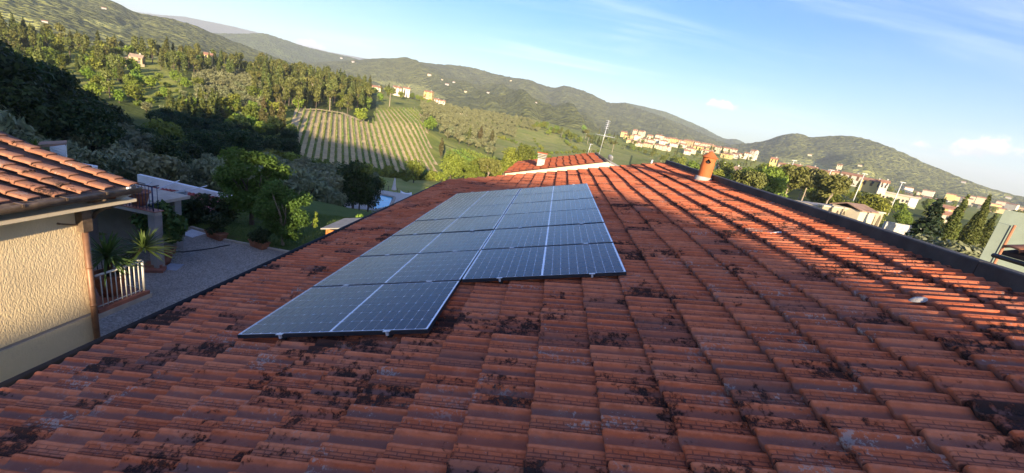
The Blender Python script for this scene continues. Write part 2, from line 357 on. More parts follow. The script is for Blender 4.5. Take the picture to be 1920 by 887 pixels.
# gravel with grain
m, t, p = base_mat('gravel', 0.95, 0.2); P = t.pos()
vo = t.new('ShaderNodeTexVoronoi'); t.put(vo.inputs['Vector'], P); vo.inputs['Scale'].default_value = 26
sv = t.new('ShaderNodeSeparateColor'); t.put(sv.inputs[0], vo.outputs['Color'])
c = t.mix(sv.outputs[0], (0.23,0.20,0.165), (0.44,0.39,0.33)); c = t.mix(t.math('MULTIPLY', t.ramp(t.noise(P, 0.8, 5), 0.4, 0.7), 0.5), c, (0.19,0.165,0.135))
t.put(p.inputs['Base Color'], c); t.put(p.inputs['Normal'], t.bump(vo.outputs['Distance'], 0.8, 0.02))
# lawn soil-green
m, t, p = base_mat('lawn', 0.95, 0.1); P = t.pos()
c = t.mix(t.noise(P, 1.2, 5), (0.055,0.085,0.020), (0.115,0.155,0.038)); c = t.mix(t.ramp(t.noise(P, 0.5, 4), 0.55, 0.75), c, (0.09,0.08,0.035))
t.put(p.inputs['Base Color'], c); t.put(p.inputs['Normal'], t.bump(t.noise(P, 30, 5), 0.9, 0.06))
# countryside: 'reg' carries what grows there
m, t, p = base_mat('countryside', 0.95, 0.1); P = t.pos(); reg = t.attr('reg')
n1 = t.noise(P, 0.012, 6, 0.65); n2 = t.noise(P, 0.09, 5, 0.6); n3 = t.noise(P, 0.6, 4)
grass = t.mix(t.ramp(n2, 0.3, 0.7), (0.185,0.215,0.040), (0.29,0.285,0.072)); grass = t.mix(t.math('MULTIPLY', t.ramp(n1, 0.5, 0.75), 0.6), grass, (0.35,0.28,0.12))
grass = t.mix(t.math('MULTIPLY', n3, 0.4), grass, (0.09,0.125,0.028))
wood = t.mix(n2, (0.05,0.068,0.018), (0.09,0.11,0.028))
field = t.mix(t.ramp(n2, 0.35, 0.65), (0.235,0.262,0.064), (0.33,0.31,0.10)); field = t.mix(t.math('MULTIPLY', n3, 0.3), field, (0.10,0.12,0.03))
c = t.mix(t.ramp(reg, 0.5, 1.0), grass, wood); c = t.mix(t.ramp(reg, 1.5, 2.0), c, field)
t.put(p.inputs['Base Color'], c); t.put(p.inputs['Normal'], t.bump(t.math('ADD', n3, t.math('MULTIPLY', n2, 3)), 1.0, 0.5))
# tilled vineyard soil and grassed strip
pmat('tilled_soil', (0.55,0.405,0.20), 0.95, 0.18, 0.5, 0.8, 3, 0.15)
pmat('strip_grass', (0.20,0.24,0.05), 0.95, 0.3, 0.4, 0.8, 3, 0.15)
pmat('dirt_track', (0.52,0.40,0.22), 0.95, 0.15, 0.3, 0.5, 2, 0.1)
# forested mountain
def forest(name, a, b, clear, cell):
    m, t, p = base_mat(name, 0.95, 0.05); P = t.pos()
    vo = t.new('ShaderNodeTexVoronoi'); t.put(vo.inputs['Vector'], t.scale3(P, (1,1,1.6))); vo.inputs['Scale'].default_value = 1/cell
    sv = t.new('ShaderNodeSeparateColor'); t.put(sv.inputs[0], vo.outputs['Color'])
    n = t.noise(P, 0.0035, 6, 0.65); n2 = t.noise(P, 0.02, 5, 0.65)
    c = t.mix(t.ramp(n, 0.32, 0.68), a, b); c = t.mix(t.math('MULTIPLY', sv.outputs[0], 0.55), c, tuple(x*0.55 for x in a))
    c = t.mix(t.math('MULTIPLY', t.ramp(n2, 0.42, 0.66), 0.75), c, tuple(x*1.3 for x in b)); c = t.mix(t.math('MULTIPLY', t.ramp(t.noise(P, 0.045, 4, 0.7), 0.5, 0.62), 0.6), c, tuple(x*0.5 for x in a))
    c = t.mix(t.math('MULTIPLY', t.attr('clear'), 0.9), c, clear)
    t.put(p.inputs['Base Color'], c)
    h = t.math('ADD', t.math('MULTIPLY', t.math('SUBTRACT', 1.0, vo.outputs['Distance']), 1.0), t.math('MULTIPLY', n2, 2.0))
    t.put(p.inputs['Normal'], t.bump(h, 1.0, cell*0.8)); return m
forest('forest_near', (0.095,0.108,0.030), (0.170,0.175,0.050), (0.30,0.30,0.09), 13)
forest('forest_mid', (0.080,0.105,0.032), (0.130,0.160,0.045), (0.21,0.235,0.08), 14)
forest('forest_far', (0.07,0.09,0.04), (0.10,0.12,0.055), (0.10,0.11,0.05), 40)
# water
m, t, p = base_mat('pool_water', 0.05, 0.5); P = t.pos(); t.put(p.inputs['Base Color'], t.mix(t.noise(P, 1.5, 3), (0.05,0.30,0.44), (0.12,0.42,0.55)))
t.put(p.inputs['Normal'], t.bump(t.noise(P, 3, 3), 0.2, 0.05))
# ------------------------------------------------------------------ ground
RN = np.array([0, 26, 40, 54, 75, 100, 130, 165, 200, 260, 330, 480, 600, 720, 1000, 1400, 2200, 4500, 13000.])
TAB = {
-180:[-5.6,-5.6,-6,-6,-6,-5,-4,-2,0,4,8,10,10,10,10,10,10,10,0],
-76:[-5.6,-5.6,-7,-8,-8,-9,-12,-14,-14,-9,-4,-8,-8,-8,-8,-8,-10,-10,-40],
-57:[-5.6,-5.6,-8,-10,-9.5,-11,-14.5,-17,-19,-13,-5,-12,-10,-9,-8,-8,-10,-10,-40],
-52:[-5.6,-5.6,-8.5,-11,-11.5,-13.5,-17,-19,-18,-12,-5,-12,-10,-9,-8,-8,-10,-10,-40],
-48:[-5.6,-5.6,-8.8,-11.5,-13,-15.5,-19,-20,-17.5,-11,-4,-10,-10,-9,-8,-8,-10,-10,-40],
-44:[-5.6,-5.6,-9,-12,-14.5,-17.5,-21,-20,-16,-9,-2,-9,-10,-9,-8,-8,-10,-10,-40],
-39:[-5.6,-5.6,-9,-12.5,-15,-17.8,-21.5,-18.5,-14,-6.5,-0.5,-6,-10,-9,-8,-8,-10,-10,-40],
-34:[-5.6,-5.6,-9,-12.8,-15,-17.6,-21.6,-16.6,-11.4,-5,0.5,-4,-8,-9,-8,-8,-10,-10,-40],
-29:[-5.6,-5.6,-9,-12.9,-15,-17.6,-21.7,-16.9,-12,-5,1,0,-6,-8,-8,-8,-10,-10,-40],
-25:[-5.6,-5.6,-9,-12.9,-15,-17.6,-21.8,-17,-11.7,-5.5,-0.5,3.5,0,-6,-8,-8,-10,-10,-40],
-19:[-5.6,-5.6,-9,-12.9,-15,-17.6,-21.5,-15,-8.6,-3,-1.5,2.0,2,-4,-6,-8,-10,-10,-40],
-14:[-5.6,-5.6,-9,-12.5,-15,-17.4,-20.3,-18,-14.5,-12,-8.5,0.6,1,-3,-5,-6,-8,-10,-40],
-9:[-5.6,-5.6,-9,-12,-15,-17,-19.2,-19,-17.5,-16,-13.2,2.5,3,0,-4,-6,-8,-10,-40],
-3:[-5.6,-5.6,-8.5,-11,-14,-16,-18,-18,-17,-16,-14.5,2.5,4,0,-4,-6,-8,-10,-40],
4:[-5.6,-5.6,-8,-10,-13,-15,-16,-16,-15.2,-15,-13.9,-5,-1.5,1.5,-4,-5,-6,-10,-40],
9:[-5.6,-5.6,-8,-9.5,-12,-13.5,-14.5,-14.5,-14,-13.5,-12.7,-12,-3,5.5,-2,-4,-4,-10,-40],
14:[-5.6,-5.6,-7.5,-9,-10.5,-11.5,-12,-12.2,-12,-12,-12,-14.5,-5,6.5,-2,-3,-3,-10,-40],
20:[-5.6,-5.6,-7,-8,-8.5,-9,-9.5,-10,-10.5,-11.5,-12,-16,-6.0,6.5,0,-2,-2,-10,-40],
25:[-5.6,-5.6,-7,-7.5,-8,-8.5,-8.5,-9,-9.5,-10,-11,-13.5,-6,5,0,-2,-2,-10,-40],
30:[-5.6,-5.6,-6.5,-7,-7,-7.5,-7.5,-7.5,-6.5,-4.5,-3.5,-2.5,-2,-2,0,-1,-2,-10,-40],
35:[-5.6,-5.6,-6.5,-7,-7,-7,-7,-6.5,-5.0,-3.5,-3.5,-4,-4,-4,-1,0,-1,-10,-40],
40:[-5.6,-5.6,-6,-6.5,-6.5,-7,-7,-6.5,-5.5,-5,-5,-5.5,-5.5,-5,-2.5,0,0,-10,-40],
46:[-5.6,-5.6,-6,-6.5,-6.5,-7,-7,-6.5,-5.5,-5,-5,-5,-4.5,-4,-2,0,2,-10,-40],
76:[-5.6,-5.6,-6,-6.5,-6.5,-7,-7,-7,-7,-7,-7,-8,-9,-8,-4,0,2,-10,-40],
180:[-5.6,-5.6,-6,-6,-6,-5,-4,-2,0,4,8,10,10,10,10,10,10,10,0]}
TA = np.array(sorted(TAB)); TZ = np.array([TAB[a] for a in TA], float)
def zt(X, Y):
    X = np.asarray(X, float); Y = np.asarray(Y, float); dx = X-CAMP[0]; dy = Y-CAMP[1]
    r = np.hypot(dx, dy); a = np.degrees(np.arctan2(dx, dy))
    i = np.clip(np.searchsorted(TA, a)-1, 0, len(TA)-2); u = np.clip((a-TA[i])/(TA[i+1]-TA[i]), 0, 1); u = u*u*(3-2*u)*0.5+u*0.5
    j = np.clip(np.searchsorted(RN, r)-1, 0, len(RN)-2); v = np.clip((r-RN[j])/(RN[j+1]-RN[j]), 0, 1)
    z = (TZ[i,j]*(1-u)+TZ[i+1,j]*u)*(1-v)+(TZ[i,j+1]*(1-u)+TZ[i+1,j+1]*u)*v
    return z+np.clip((r-140)/200, 0, 1)*(fbm(X/45, Y/45, 3, 3)-0.44)*3.0
def zt1(x, y): return float(zt(np.array([x]), np.array([y]))[0])
def pol(az, r): a = math.radians(az); return CAMP[0]+r*math.sin(a), CAMP[1]+r*math.cos(a)
def ground(px, py, rmin=20, rmax=1400):
    d = ray(px, py); k = 1/math.hypot(d[0], d[1]); rs = np.exp(np.linspace(math.log(rmin), math.log(rmax), 900))
    P = CAMP[None]+rs[:,None]*k*d[None]; g = zt(P[:,0], P[:,1])-P[:,2]; h = np.nonzero(g > 0)[0]
    q = P[h[0]] if len(h) else P[-1]; return np.array([q[0], q[1], zt1(q[0], q[1])])
def inpoly(px, py, poly):
    c = np.zeros(np.shape(px), bool); n = len(poly)
    for i in range(n):
        (x1,y1),(x2,y2) = poly[i], poly[(i+1) % n]
        k = (y1 > py) != (y2 > py); xx = (x2-x1)*(py-y1)/((y2-y1) if y2 != y1 else 1e-9)+x1
        c ^= k & (px < xx)
    return c
def project(P):
    P = np.atleast_2d(P); X = (P-CAMP)@RC.T; return X[:,0]/X[:,2]*F+960, X[:,1]/X[:,2]*F+443.5, X[:,2]
azs = np.concatenate([np.linspace(-180,-80,26), np.linspace(-78,78,330), np.linspace(80,180,26)])
rs = np.concatenate([np.linspace(0.3,26,6), np.exp(np.linspace(math.log(29), math.log(900), 230)), np.exp(np.linspace(math.log(960), math.log(13000), 30))])
A, RR = np.meshgrid(np.radians(azs), rs, indexing='ij'); GX = CAMP[0]+RR*np.sin(A); GY = CAMP[1]+RR*np.cos(A); GZ = zt(GX, GY)
na, nr = GX.shape; idx = np.arange(na*nr).reshape(na, nr)
fq = np.stack([idx[:-1,:-1], idx[:-1,1:], idx[1:,1:], idx[1:,:-1]], -1).reshape(-1,4)[:, ::-1].copy()
V = np.stack([GX, GY, GZ], -1).reshape(-1,3)
azd = np.degrees(A).ravel(); rr = RR.ravel(); reg = np.zeros(len(V))
reg[(rr > 195) & (rr < 345) & (azd > -44) & (azd < -24)] = 1
reg[(rr > 60) & (rr < 215) & (azd < -36)] = 1
reg[(rr > 1000)] = 1; reg[(azd > 26) & (rr < 300)] = 1
reg[(rr > 80) & (rr < 132) & (azd > -36) & (azd < -14)] = 2
reg[(rr > 190) & (rr < 420) & (azd > -8.5) & (azd < 10)] = 2
reg[(rr > 140) & (rr < 190) & (azd > -15) & (azd < -5)] = 2
obj('terrain', mk_mesh('terrain', V, fq, {'reg': reg}, True), 'countryside')['kind'] = 'structure'
# ------------------------------------------------------------------ mountains
def mountain(name, sky, rs_, rb_, zb, mat, relief=0.10, clear=None, seed=1, jag=0.0, back=1.35, nu=90, step=0.12, bumps=0.0):
    pts = sorted([(azel(x, y)) for x, y in sky]); pa = np.array([p[0] for p in pts]); pe = np.array([p[1] for p in pts])
    a = np.arange(pa[0], pa[-1]+1e-6, step); e = np.interp(a, pa, pe); k = np.ones(5)/5
    e = np.convolve(np.pad(e, 2, 'edge'), k, 'valid')
    rs0 = rs_ if not hasattr(rs_, '__len__') else np.interp(a, [azel(x, y)[0] for x, y, _ in rs_], [q for _, _, q in rs_])
    zs = CAMP[2]+rs0*np.tan(np.radians(e)); u = np.concatenate([np.linspace(0,1,nu), 1+np.array([0.15,0.4,0.75,1.0])*(back-1)/0.35])
    Aa, U = np.meshgrid(np.radians(a), u, indexing='ij'); rsg = (np.asarray(rs0)*np.ones(len(a)))[:,None]
    r = np.where(U <= 1, rb_+(rsg-rb_)*U, rsg*(1+(U-1)*0.35)); sh = np.where(U <= 1, 0.35*U+0.65*U**1.5, np.clip(1-(U-1)*1.6, -1, 1))
    z = zb+(zs[:,None]-zb)*sh; H = (zs-zb)[:,None]
    s = rsg*Aa/420.0
    rel = (np.abs(fbm(s*1.0+U*0.7, U*1.1+seed, seed, 4)-0.47)*2.4-0.35)
    z = z+H*relief*rel*np.sin(np.pi*np.clip(U,0,1))**0.7*4*0.5
    z = z+jag*(fbm(rsg*Aa/14, U*rsg/60, seed+5, 2)-0.4)*np.clip(U*3, 0, 1)
    if bumps: z = z+bumps*fbm(rsg*Aa/22, r/22, seed+9, 2)
    X = CAMP[0]+r*np.sin(Aa); Y = CAMP[1]+r*np.cos(Aa); n0, n1 = X.shape; ix = np.arange(n0*n1).reshape(n0,n1)
    f = np.stack([ix[:-1,:-1], ix[1:,:-1], ix[1:,1:], ix[:-1,1:]], -1).reshape(-1,4)
    P = np.stack([X,Y,z], -1).reshape(-1,3); cl = np.zeros(len(P))
    if clear is not None:
        qx, qy, _ = project(P)
        for poly in clear: cl[inpoly(qx, qy, poly)] = 1
        cl = np.maximum(cl, 0)
    o = obj(name, mk_mesh(name, P, f, {'clear': cl}, True), mat); o['kind'] = 'structure'; return o, (a, e, rs0)
mountain('mountain', [(-700,-260),(-500,-185),(-300,-140),(-100,-90),(0,-60),(100,-30),(160,-10),(210,0),(235,14),(260,25),(300,30),(340,40),(372,50),(400,62),(440,78),(480,93),(520,108),(560,124)], 1500, 560, -14, 'forest_near', 0.12, seed=11, jag=6,
    clear=[[(0,22),(40,30),(85,48),(60,58),(0,52)],[(150,36),(185,38),(240,52),(232,60),(180,48)],[(180,62),(230,66),(220,78),(180,70)]])
mountain('mountain', [(330,70),(380,64),(410,62),(450,63),(480,62),(500,63),(520,70),(550,80),(580,90),(620,99),(660,108),(700,122),(760,136),(820,150)], 3600, 2400, -14, 'forest_mid', 0.10, seed=21, jag=8)
mountain('mountain', [(180,10),(250,22),(300,28),(345,31),(390,40),(430,48),(480,60),(560,84),(620,98),(700,112),(760,126)], 9500, 7000, -40, 'forest_far', 0.05, seed=31, jag=10)
mountain('mountain', [(560,118),(620,116),(670,113),(710,111),(760,112),(800,118),(830,121),(860,122),(900,130),(930,139),(960,145),(1000,152),(1020,160),(1040,165),(1055,160),(1075,164),(1100,172),(1120,182),(1140,192),(1155,194),(1175,195),(1210,207),(1250,222),(1290,238),(1330,256),(1380,276),(1440,294)], 2700, 850, -8, 'forest_near', 0.30, seed=41, jag=9, nu=150,
    clear=[[(700,150),(790,160),(840,185),(760,180)]])
mountain('mountain', [(1040,200),(1100,196),(1140,194),(1170,192),(1210,200),(1250,210),(1290,227),(1320,240),(1345,254),(1362,261),(1380,260),(1393,266),(1420,280),(1480,300)], 4000, 2900, -8, 'forest_mid', 0.10, seed=51, jag=9)
mountain('mountain', [(1240,300),(1300,283),(1340,275),(1380,270),(1410,268),(1440,262),(1465,253),(1490,249),(1505,252),(1520,258),(1550,255),(1590,254),(1615,258),(1640,265),(1670,276),(1700,289),(1740,308),(1780,324),(1820,340),(1860,354),(1900,365),(1920,369),(1990,380),(2100,396),(2300,430)], 2300, 1150, -3, 'forest_near', 0.22, seed=61, jag=8, nu=120,
    clear=[[(1600,315),(1640,322),(1640,338),(1600,332)],[(1450,295),(1520,300),(1560,320),(1480,318)],[(1830,352),(1900,368),(1900,376),(1840,362)]])
mountain('mountain', [(1700,345),(1780,352),(1840,362),(1890,372),(1920,378),(2000,392),(2200,424)], 5200, 3000, -3, 'forest_mid', 0.08, seed=71, jag=8)
# ------------------------------------------------------------------ the tiled house we stand on
cT, sT = math.cos(TH), math.sin(TH)
US = np.array([cT, 0, sT]); UT = np.array([0, 1, 0.]); UN = np.array([-sT, 0, cT]); N0 = -0.128
def rp(s, t, n): return US*s+UT*t+UN*(N0+n)
house = thing('house', 'long low house under a weathered terracotta tile roof filling the foreground', 'house', (2.4, 4.5, -5.5))
PT = np.array([0,.004,.013,.030,.055,.068,.082,.096,.110,.124,.145,.160,.175,.190,.202,.211,.2165])
PH = np.array([9,14,17,19,24,34,38,31,14,3,1,8,24,36,36,20,-2])/1000.
PSM = np.interp(PT, [0,.03,.055,.07,.085,.10,.112,.155,.17,.185,.20,.2165], [.6,.5,.55,.9,1,.6,.1,0,.5,1,1,.2])
TL = 0.425
def tile_mesh(name, seed, pt, ph, psm, thick=0.034, length=TL, lift=0.046, slope_drop=True, imprint=True, nose=True):
    r = random.Random(seed); n = len(pt)
    S = [0.0, 0.006, 0.022, 0.15, length]; V = []; pr = []; im = []; ed_ = []
    for k, s in enumerate(S):
        for i in range(n):
            h = ph[i]
            if nose:
                if k == 0: h = h*0.80-0.006
                if k == 1: h = h*0.94-0.001
                if 0.106 < pt[i] < 0.165 and k <= 1: h += 0.004
            base = lift*(1-s/0.3815) if slope_drop else 0
            V.append((s+r.uniform(-.001,.001)+(0.004*math.sin(i*1.3+seed) if k == 0 else 0), pt[i], base+h+r.uniform(-.0006,.0006)))
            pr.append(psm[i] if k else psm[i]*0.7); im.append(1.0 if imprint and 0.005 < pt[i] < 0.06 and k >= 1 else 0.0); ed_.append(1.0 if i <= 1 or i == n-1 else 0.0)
    Fc = [(k*n+i, (k+1)*n+i, (k+1)*n+i+1, k*n+i+1) for k in range(len(S)-1) for i in range(n-1)]
    o = len(V)                                            # front lip
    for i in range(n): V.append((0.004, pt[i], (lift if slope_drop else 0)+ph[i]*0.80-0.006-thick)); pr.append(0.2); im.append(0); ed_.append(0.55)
    Fc += [(i, i+1, o+i+1, o+i) for i in range(n-1)]
    o = len(V)                                            # near side edge
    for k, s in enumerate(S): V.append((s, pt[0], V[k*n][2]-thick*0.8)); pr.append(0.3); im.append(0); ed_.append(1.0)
    Fc += [(k*n, o+k, o+k+1, (k+1)*n) for k in range(len(S)-1)]
    V = np.array(V); Fc = np.array(Fc)[:, ::-1].copy()
    return V, Fc, {'prof': np.array(pr), 'imprint': np.array(im), 'edge': np.array(ed_), 'us': V[:,0], 'ut': V[:,1]}
def frame(s, t, n, yaw=0.0, roll=0.0):
    M = Matrix((( cT,0,-sT),(0,1,0),(sT,0,cT))).to_4x4()
    M = M@Matrix.Rotation(yaw,4,'Z')@Matrix.Rotation(roll,4,'X'); M.translation = Vector(rp(s,t,n)); return M
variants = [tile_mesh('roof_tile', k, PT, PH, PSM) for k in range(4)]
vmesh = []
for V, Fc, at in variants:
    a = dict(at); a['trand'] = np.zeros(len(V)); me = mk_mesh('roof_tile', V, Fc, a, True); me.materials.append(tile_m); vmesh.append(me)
COURSE, ROW = 0.3815, 0.2172; S0 = 2.69-0.3815*11      # first step line at the eave
tiles = []
for k in range(0, 21):
    for j in range(-14, 58):
        s = S0+k*COURSE; t = j*ROW
        if t > 12.42: continue
        wob = (fbm(np.array([t*0.55]), np.array([k*0.4]), 2, 3)[0]-0.44)
        s += wob*0.075+R_.gauss(0,.0035); n = (fbm(np.array([t*0.35+9]), np.array([k*0.35]), 5, 3)[0]-0.44)*0.035+R_.gauss(0,.0016)
        M = frame(s, t+R_.gauss(0,.002), n, R_.gauss(0,.007), R_.gauss(0,.010))
        if 0.15 < s < 3.2 and 0.2 < t < 7.6 or (0.15 < s < 1.5 and -0.0 < t < 7.6): n = 0
        tiles.append((M, R_.randrange(4), s, t))
# the nearest ones in view are single tiles, the rest one field of tiles
def tview(q):
    c = np.array(q[0]@Vector((0.2,0.1,0.02))); x, y, d = project(c); x, y, d = x[0], y[0], d[0]
    hid = (0.25 < q[2] < 1.45 and 0.1 < q[3] < 7.6) or (0.25 < q[2] < 3.1 and 1.3 < q[3] < 7.6)
    ok = d > 0.3 and -60 < x < 1980 and -40 < y < 960 and not hid
    return (0 if ok else 1, d)
tiles.sort(key=tview)
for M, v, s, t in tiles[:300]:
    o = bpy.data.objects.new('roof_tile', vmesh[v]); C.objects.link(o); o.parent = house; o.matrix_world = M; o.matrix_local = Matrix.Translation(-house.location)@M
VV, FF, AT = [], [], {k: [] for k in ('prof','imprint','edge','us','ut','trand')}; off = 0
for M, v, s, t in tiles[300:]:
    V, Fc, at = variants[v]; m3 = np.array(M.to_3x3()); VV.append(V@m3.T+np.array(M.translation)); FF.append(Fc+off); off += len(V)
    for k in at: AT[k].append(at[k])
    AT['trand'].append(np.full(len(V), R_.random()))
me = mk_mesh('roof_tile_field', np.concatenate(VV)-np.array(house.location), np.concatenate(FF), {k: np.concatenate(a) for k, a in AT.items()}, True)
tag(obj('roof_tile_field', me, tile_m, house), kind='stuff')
d = MB(); d.slab([rp(-1.50,-3.3,-.012), rp(6.62,-3.3,-.012), rp(6.62,12.40,-.012), rp(-1.50,12.40,-.012)], 0.14, UN); obj('roof_deck', d, 'deck_dark', house, True)
d = MB(); d.box((2.35,4.55,-3.2), (7.3,15.6,4.6)); 
d.slab([(-1.3,-3.25,-1.0),(6.0,-3.25,-1.0),(6.0,12.3,-1.0),(-1.3,12.3,-1.0)], 0.3); obj('wall', d, 'cream_flat', house, True)
d = MB(); d.slab([(-1.30,12.33,-.9),(6.0,12.33,-.9),(6.0,12.33,1.30),(-1.30,12.33,-.72)], 0.2, (0,1,0)); obj('gable_wall', d, 'cream_flat', house, True)
# black gutter along the eave: open half round with a thick lip
d = MB(); prof = [(-1.475,-.60),(-1.485,-.68),(-1.53,-.73),(-1.60,-.735),(-1.665,-.70),(-1.685,-.63),(-1.685,-.585),(-1.668,-.575),(-1.660,-.63),(-1.645,-.685),(-1.60,-.715),(-1.54,-.712),(-1.50,-.67),(-1.49,-.60)]
ys = np.linspace(-3.4, 12.45, 9); vs = [(x+0.012*math.sin(y*.7), y, z+0.01*math.sin(y*0.5+1)) for y in ys for x, z in prof]; n = len(prof)
d.add(vs, [(i*n+q, i*n+(q+1) % n, (i+1)*n+(q+1) % n, (i+1)*n+q) for i in range(8) for q in range(n)], True); obj('gutter', d, 'gutter_black', house, True)
for (px, py) in ((45,735),(362,582),(505,503)):
    p = hitX(px, py, -1.55); d = MB(); d.slab([p+np.array([-.10,-.012,.02]), p+np.array([.16,-.012,.075]), p+np.array([.16,.012,.075]), p+np.array([-.10,.012,.02])], 0.004); obj('gutter_bracket', d, 'zinc', house, True)
# dark kerb along the high edge, in lengths with open joints
yk = [-3.4, -1.2, 0.95, 3.1, 5.3, 7.5, 9.7, 12.42]
for a, b in zip(yk[:-1], yk[1:]):
    d = MB(); z0 = 1.50; d.box((6.42,(a+b)/2,z0+0.09), (0.18,b-a-.006,0.42), bev=.012); obj('kerb', d, 'kerb_dark', house, True)
d = MB(); d.box((6.62,4.5,-1.6),(.2,15.8,6.2)); obj('back_wall', d, 'cream_flat', house, True)
# verge: raised row of edge tiles and mortar at the far end
d = MB(); 
for k in range(20):
    s = S0+k*COURSE; d.add([rp(s,12.38,.012+.03),rp(s+.40,12.38,.012),rp(s+.40,12.47,.012),rp(s,12.47,.042), rp(s,12.38,.03-.05),rp(s+.4,12.38,-.05),rp(s+.4,12.47,-.09),rp(s,12.47,-.07)], [(0,1,2,3),(3,2,6,7),(0,3,7,4),(1,0,4,5)])
obj('verge_edge', d, 'chim_clay', house, True)
p = hitY(1216, 309, 12.2); d = MB(); d.box(tuple(p+np.array([.05,0,.02])), (.42,.3,.06), M=Matrix(((cT,0,-sT),(0,1,0),(sT,0,cT)))); obj('loose_tile', d, 'chim_clay', house, True)
p = hitY(1221, 305, 12.3); d = MB(); d.tube([p+np.array([0,0,-.15]), p+np.array([.02,0,.10])], .03, 8); obj('vent_pipe', d, 'fascia_white', house, True)
# chimney: plastered foot, clay drum with round holes, conical cap
base = np.array([6.13, 7.65, 1.64]); ch = obj('chimney', MB().lathe([(.235,-.10),(.235,.02),(.228,.10),(.215,.16),(.20,.165)], (0,0,0), 24), 'old_plaster', house, loc=Vector(base)-house.location); ch.scale = (.86,.86,.52)
def drum():
    n, zs = 48, np.linspace(.14, 1.06, 24); V = []; Fc = []
    for z in zs: V += [(.178*math.cos(2*math.pi*q/n), .178*math.sin(2*math.pi*q/n), z) for q in range(n)]
    for i in range(len(zs)-1):
        for q in range(n):
            a = 2*math.pi*(q+.5)/n; z = (zs[i]+zs[i+1])/2; hit = False
            for h in (-1.95, -1.95+math.pi/2, -1.95+math.pi, -1.95-math.pi/2):
                da = (a-h+math.pi) % (2*math.pi)-math.pi
                if (da*.178/.066)**2+((z-.865)/.098)**2 < 1: hit = True
            if not hit: Fc.append((i*n+q, i*n+(q+1) % n, (i+1)*n+(q+1) % n, (i+1)*n+q))
    return V, Fc
V, Fc = drum(); d = MB(); d.add(V, Fc, True); obj('chimney_drum', d, 'chim_clay', ch)
obj('flue_liner', MB().lathe([(.10,.15),(.10,1.0),(.095,1.01)], (0,0,0), 16), 'black_metal', ch)
obj('chimney_cap', MB().lathe([(.215,1.055),(.232,1.06),(.232,1.085),(.205,1.10),(.15,1.18),(.085,1.275),(.03,1.345),(.008,1.36)], (0,0,0), 28), 'chim_clay', ch)
# odd bits lying on the tiles
d = MB(); p = hitY(1440, 437, 2.6); p = rp(*(lambda q: (q[0]/cT, q[1], .04))(p)); 
d.tube([p+US*-.02+UT*.02, p+US*.03+UT*-.01, p+US*.08, p+US*.22+UN*.006, p+US*.36], .011, 6); d.tube([p+US*-.02+UT*.02, p+US*-.035+UT*-.015, p+US*.0+UT*-.03], .011, 6)
tag(obj('roof_hook', d, 'cloth_white'), 'thin pale metal hook lying across the sunlit tiles right of the panels', 'hook')
for i, (px, py) in enumerate([(1723,562)]):
    q = hitZ(px, py, 0); dd = ray(px, py); t_ = ((rp(0,0,.055)-CAMP)@UN)/(dd@UN); q = CAMP+dd*t_; d = MB()
    r = random.Random(i); k = 7; rad = [.045,.11,.03,.03,.03][i]; vs = []
    for z, f_ in ((-.01,1.0),(.01,.85),(.02,.45)): vs += [q+US*(rad*f_*1.6*math.cos(2*math.pi*a/k)*r.uniform(.8,1.2))+UT*(rad*f_*.7*math.sin(2*math.pi*a/k)*r.uniform(.8,1.2))+UN*z for a in range(k)]
    d.add(vs, [(a,(a+1) % k,k+(a+1) % k,k+a) for a in range(k)]+[(k+a,k+(a+1) % k,2*k+(a+1) % k,2*k+a) for a in range(k)]+[tuple(2*k+a for a in range(k))], True)
    obj('mortar_patch', d, 'mortar', house, True)
# ------------------------------------------------------------------ solar panels
PW, PD, PG = 1.762, 1.130, 1.15
pmat('pv_frame', (0.022,0.024,0.03), 0.45, 0.1, 8, 0.0, spec=0.4)
def panel_meshes():
    out = {}; z0 = 0.0
    f = MB(); e = .011; h = .035
    f.box((PW/2,e/2,-h/2+.001),(PW,e,h+.002)); f.box((PW/2,PD-e/2,-h/2+.001),(PW,e,h+.002))
    f.box((e/2,PD/2,-h/2+.001),(e,PD-2*e,h+.0021)); f.box((PW-e/2,PD/2,-h/2+.001),(e,PD-2*e,h+.0021)); out['frame'] = f.mesh('frame')
    g = MB(); g.box((PW/2,PD/2,-.006),(PW-2*e-.001,PD-2*e-.001,.009)); out['backsheet'] = g.mesh('backsheet')
    out['centre_bar'] = MB().add([(PW/2-.006,e,0),(PW/2+.006,e,0),(PW/2+.006,PD-e,0),(PW/2-.006,PD-e,0)], [(0,1,2,3)]).mesh('centre_bar')
    mg = MB()
    for xa, xb in ((.003,e+.003),(PW-e-.003,PW-.003)): mg.add([(xa,e,.0021),(xb,e,.0021),(xb,PD-e,.0021),(xa,PD-e,.0021)], [(0,1,2,3)])
    out['end_margin'] = mg.mesh('end_margin')
    cw = (PW/2-e-.020)/9; chh = (PD-2*e-.022)/6; gp = .0018; cut = .007
    x0, x1, y0, y1 = gp, cw-gp, gp, chh-gp
    out['cell'] = MB().add([(x0+cut,y0,0),(x1-cut,y0,0),(x1,y0+cut,0),(x1,y1-cut,0),(x1-cut,y1,0),(x0+cut,y1,0),(x0,y1-cut,0),(x0,y0+cut,0)], [tuple(range(8))]).mesh('cell')
    spots = [(e+.010+i*cw if i < 9 else PW/2+.010+(i-9)*cw, e+.011+j*chh) for i in range(18) for j in range(6)]
    sh = MB()
    for sx_, sy_ in spots: sh.add([(x+sx_, y+sy_, 0) for x, y in ((x0+cut,y0),(x1-cut,y0),(x1,y0+cut),(x1,y1-cut),(x1-cut,y1),(x0+cut,y1),(x0,y1-cut),(x0,y0+cut))], [tuple(range(8))])
    out['cell_sheet'] = sh.mesh('cell_sheet'); out['clamp'] = MB().box((0,0,0),(.062,.030,.006), bev=.001).box((0,0,-.02),(.02,.02,.04)).mesh('clamp')
    return out, spots
pmeshes, pspots = panel_meshes()
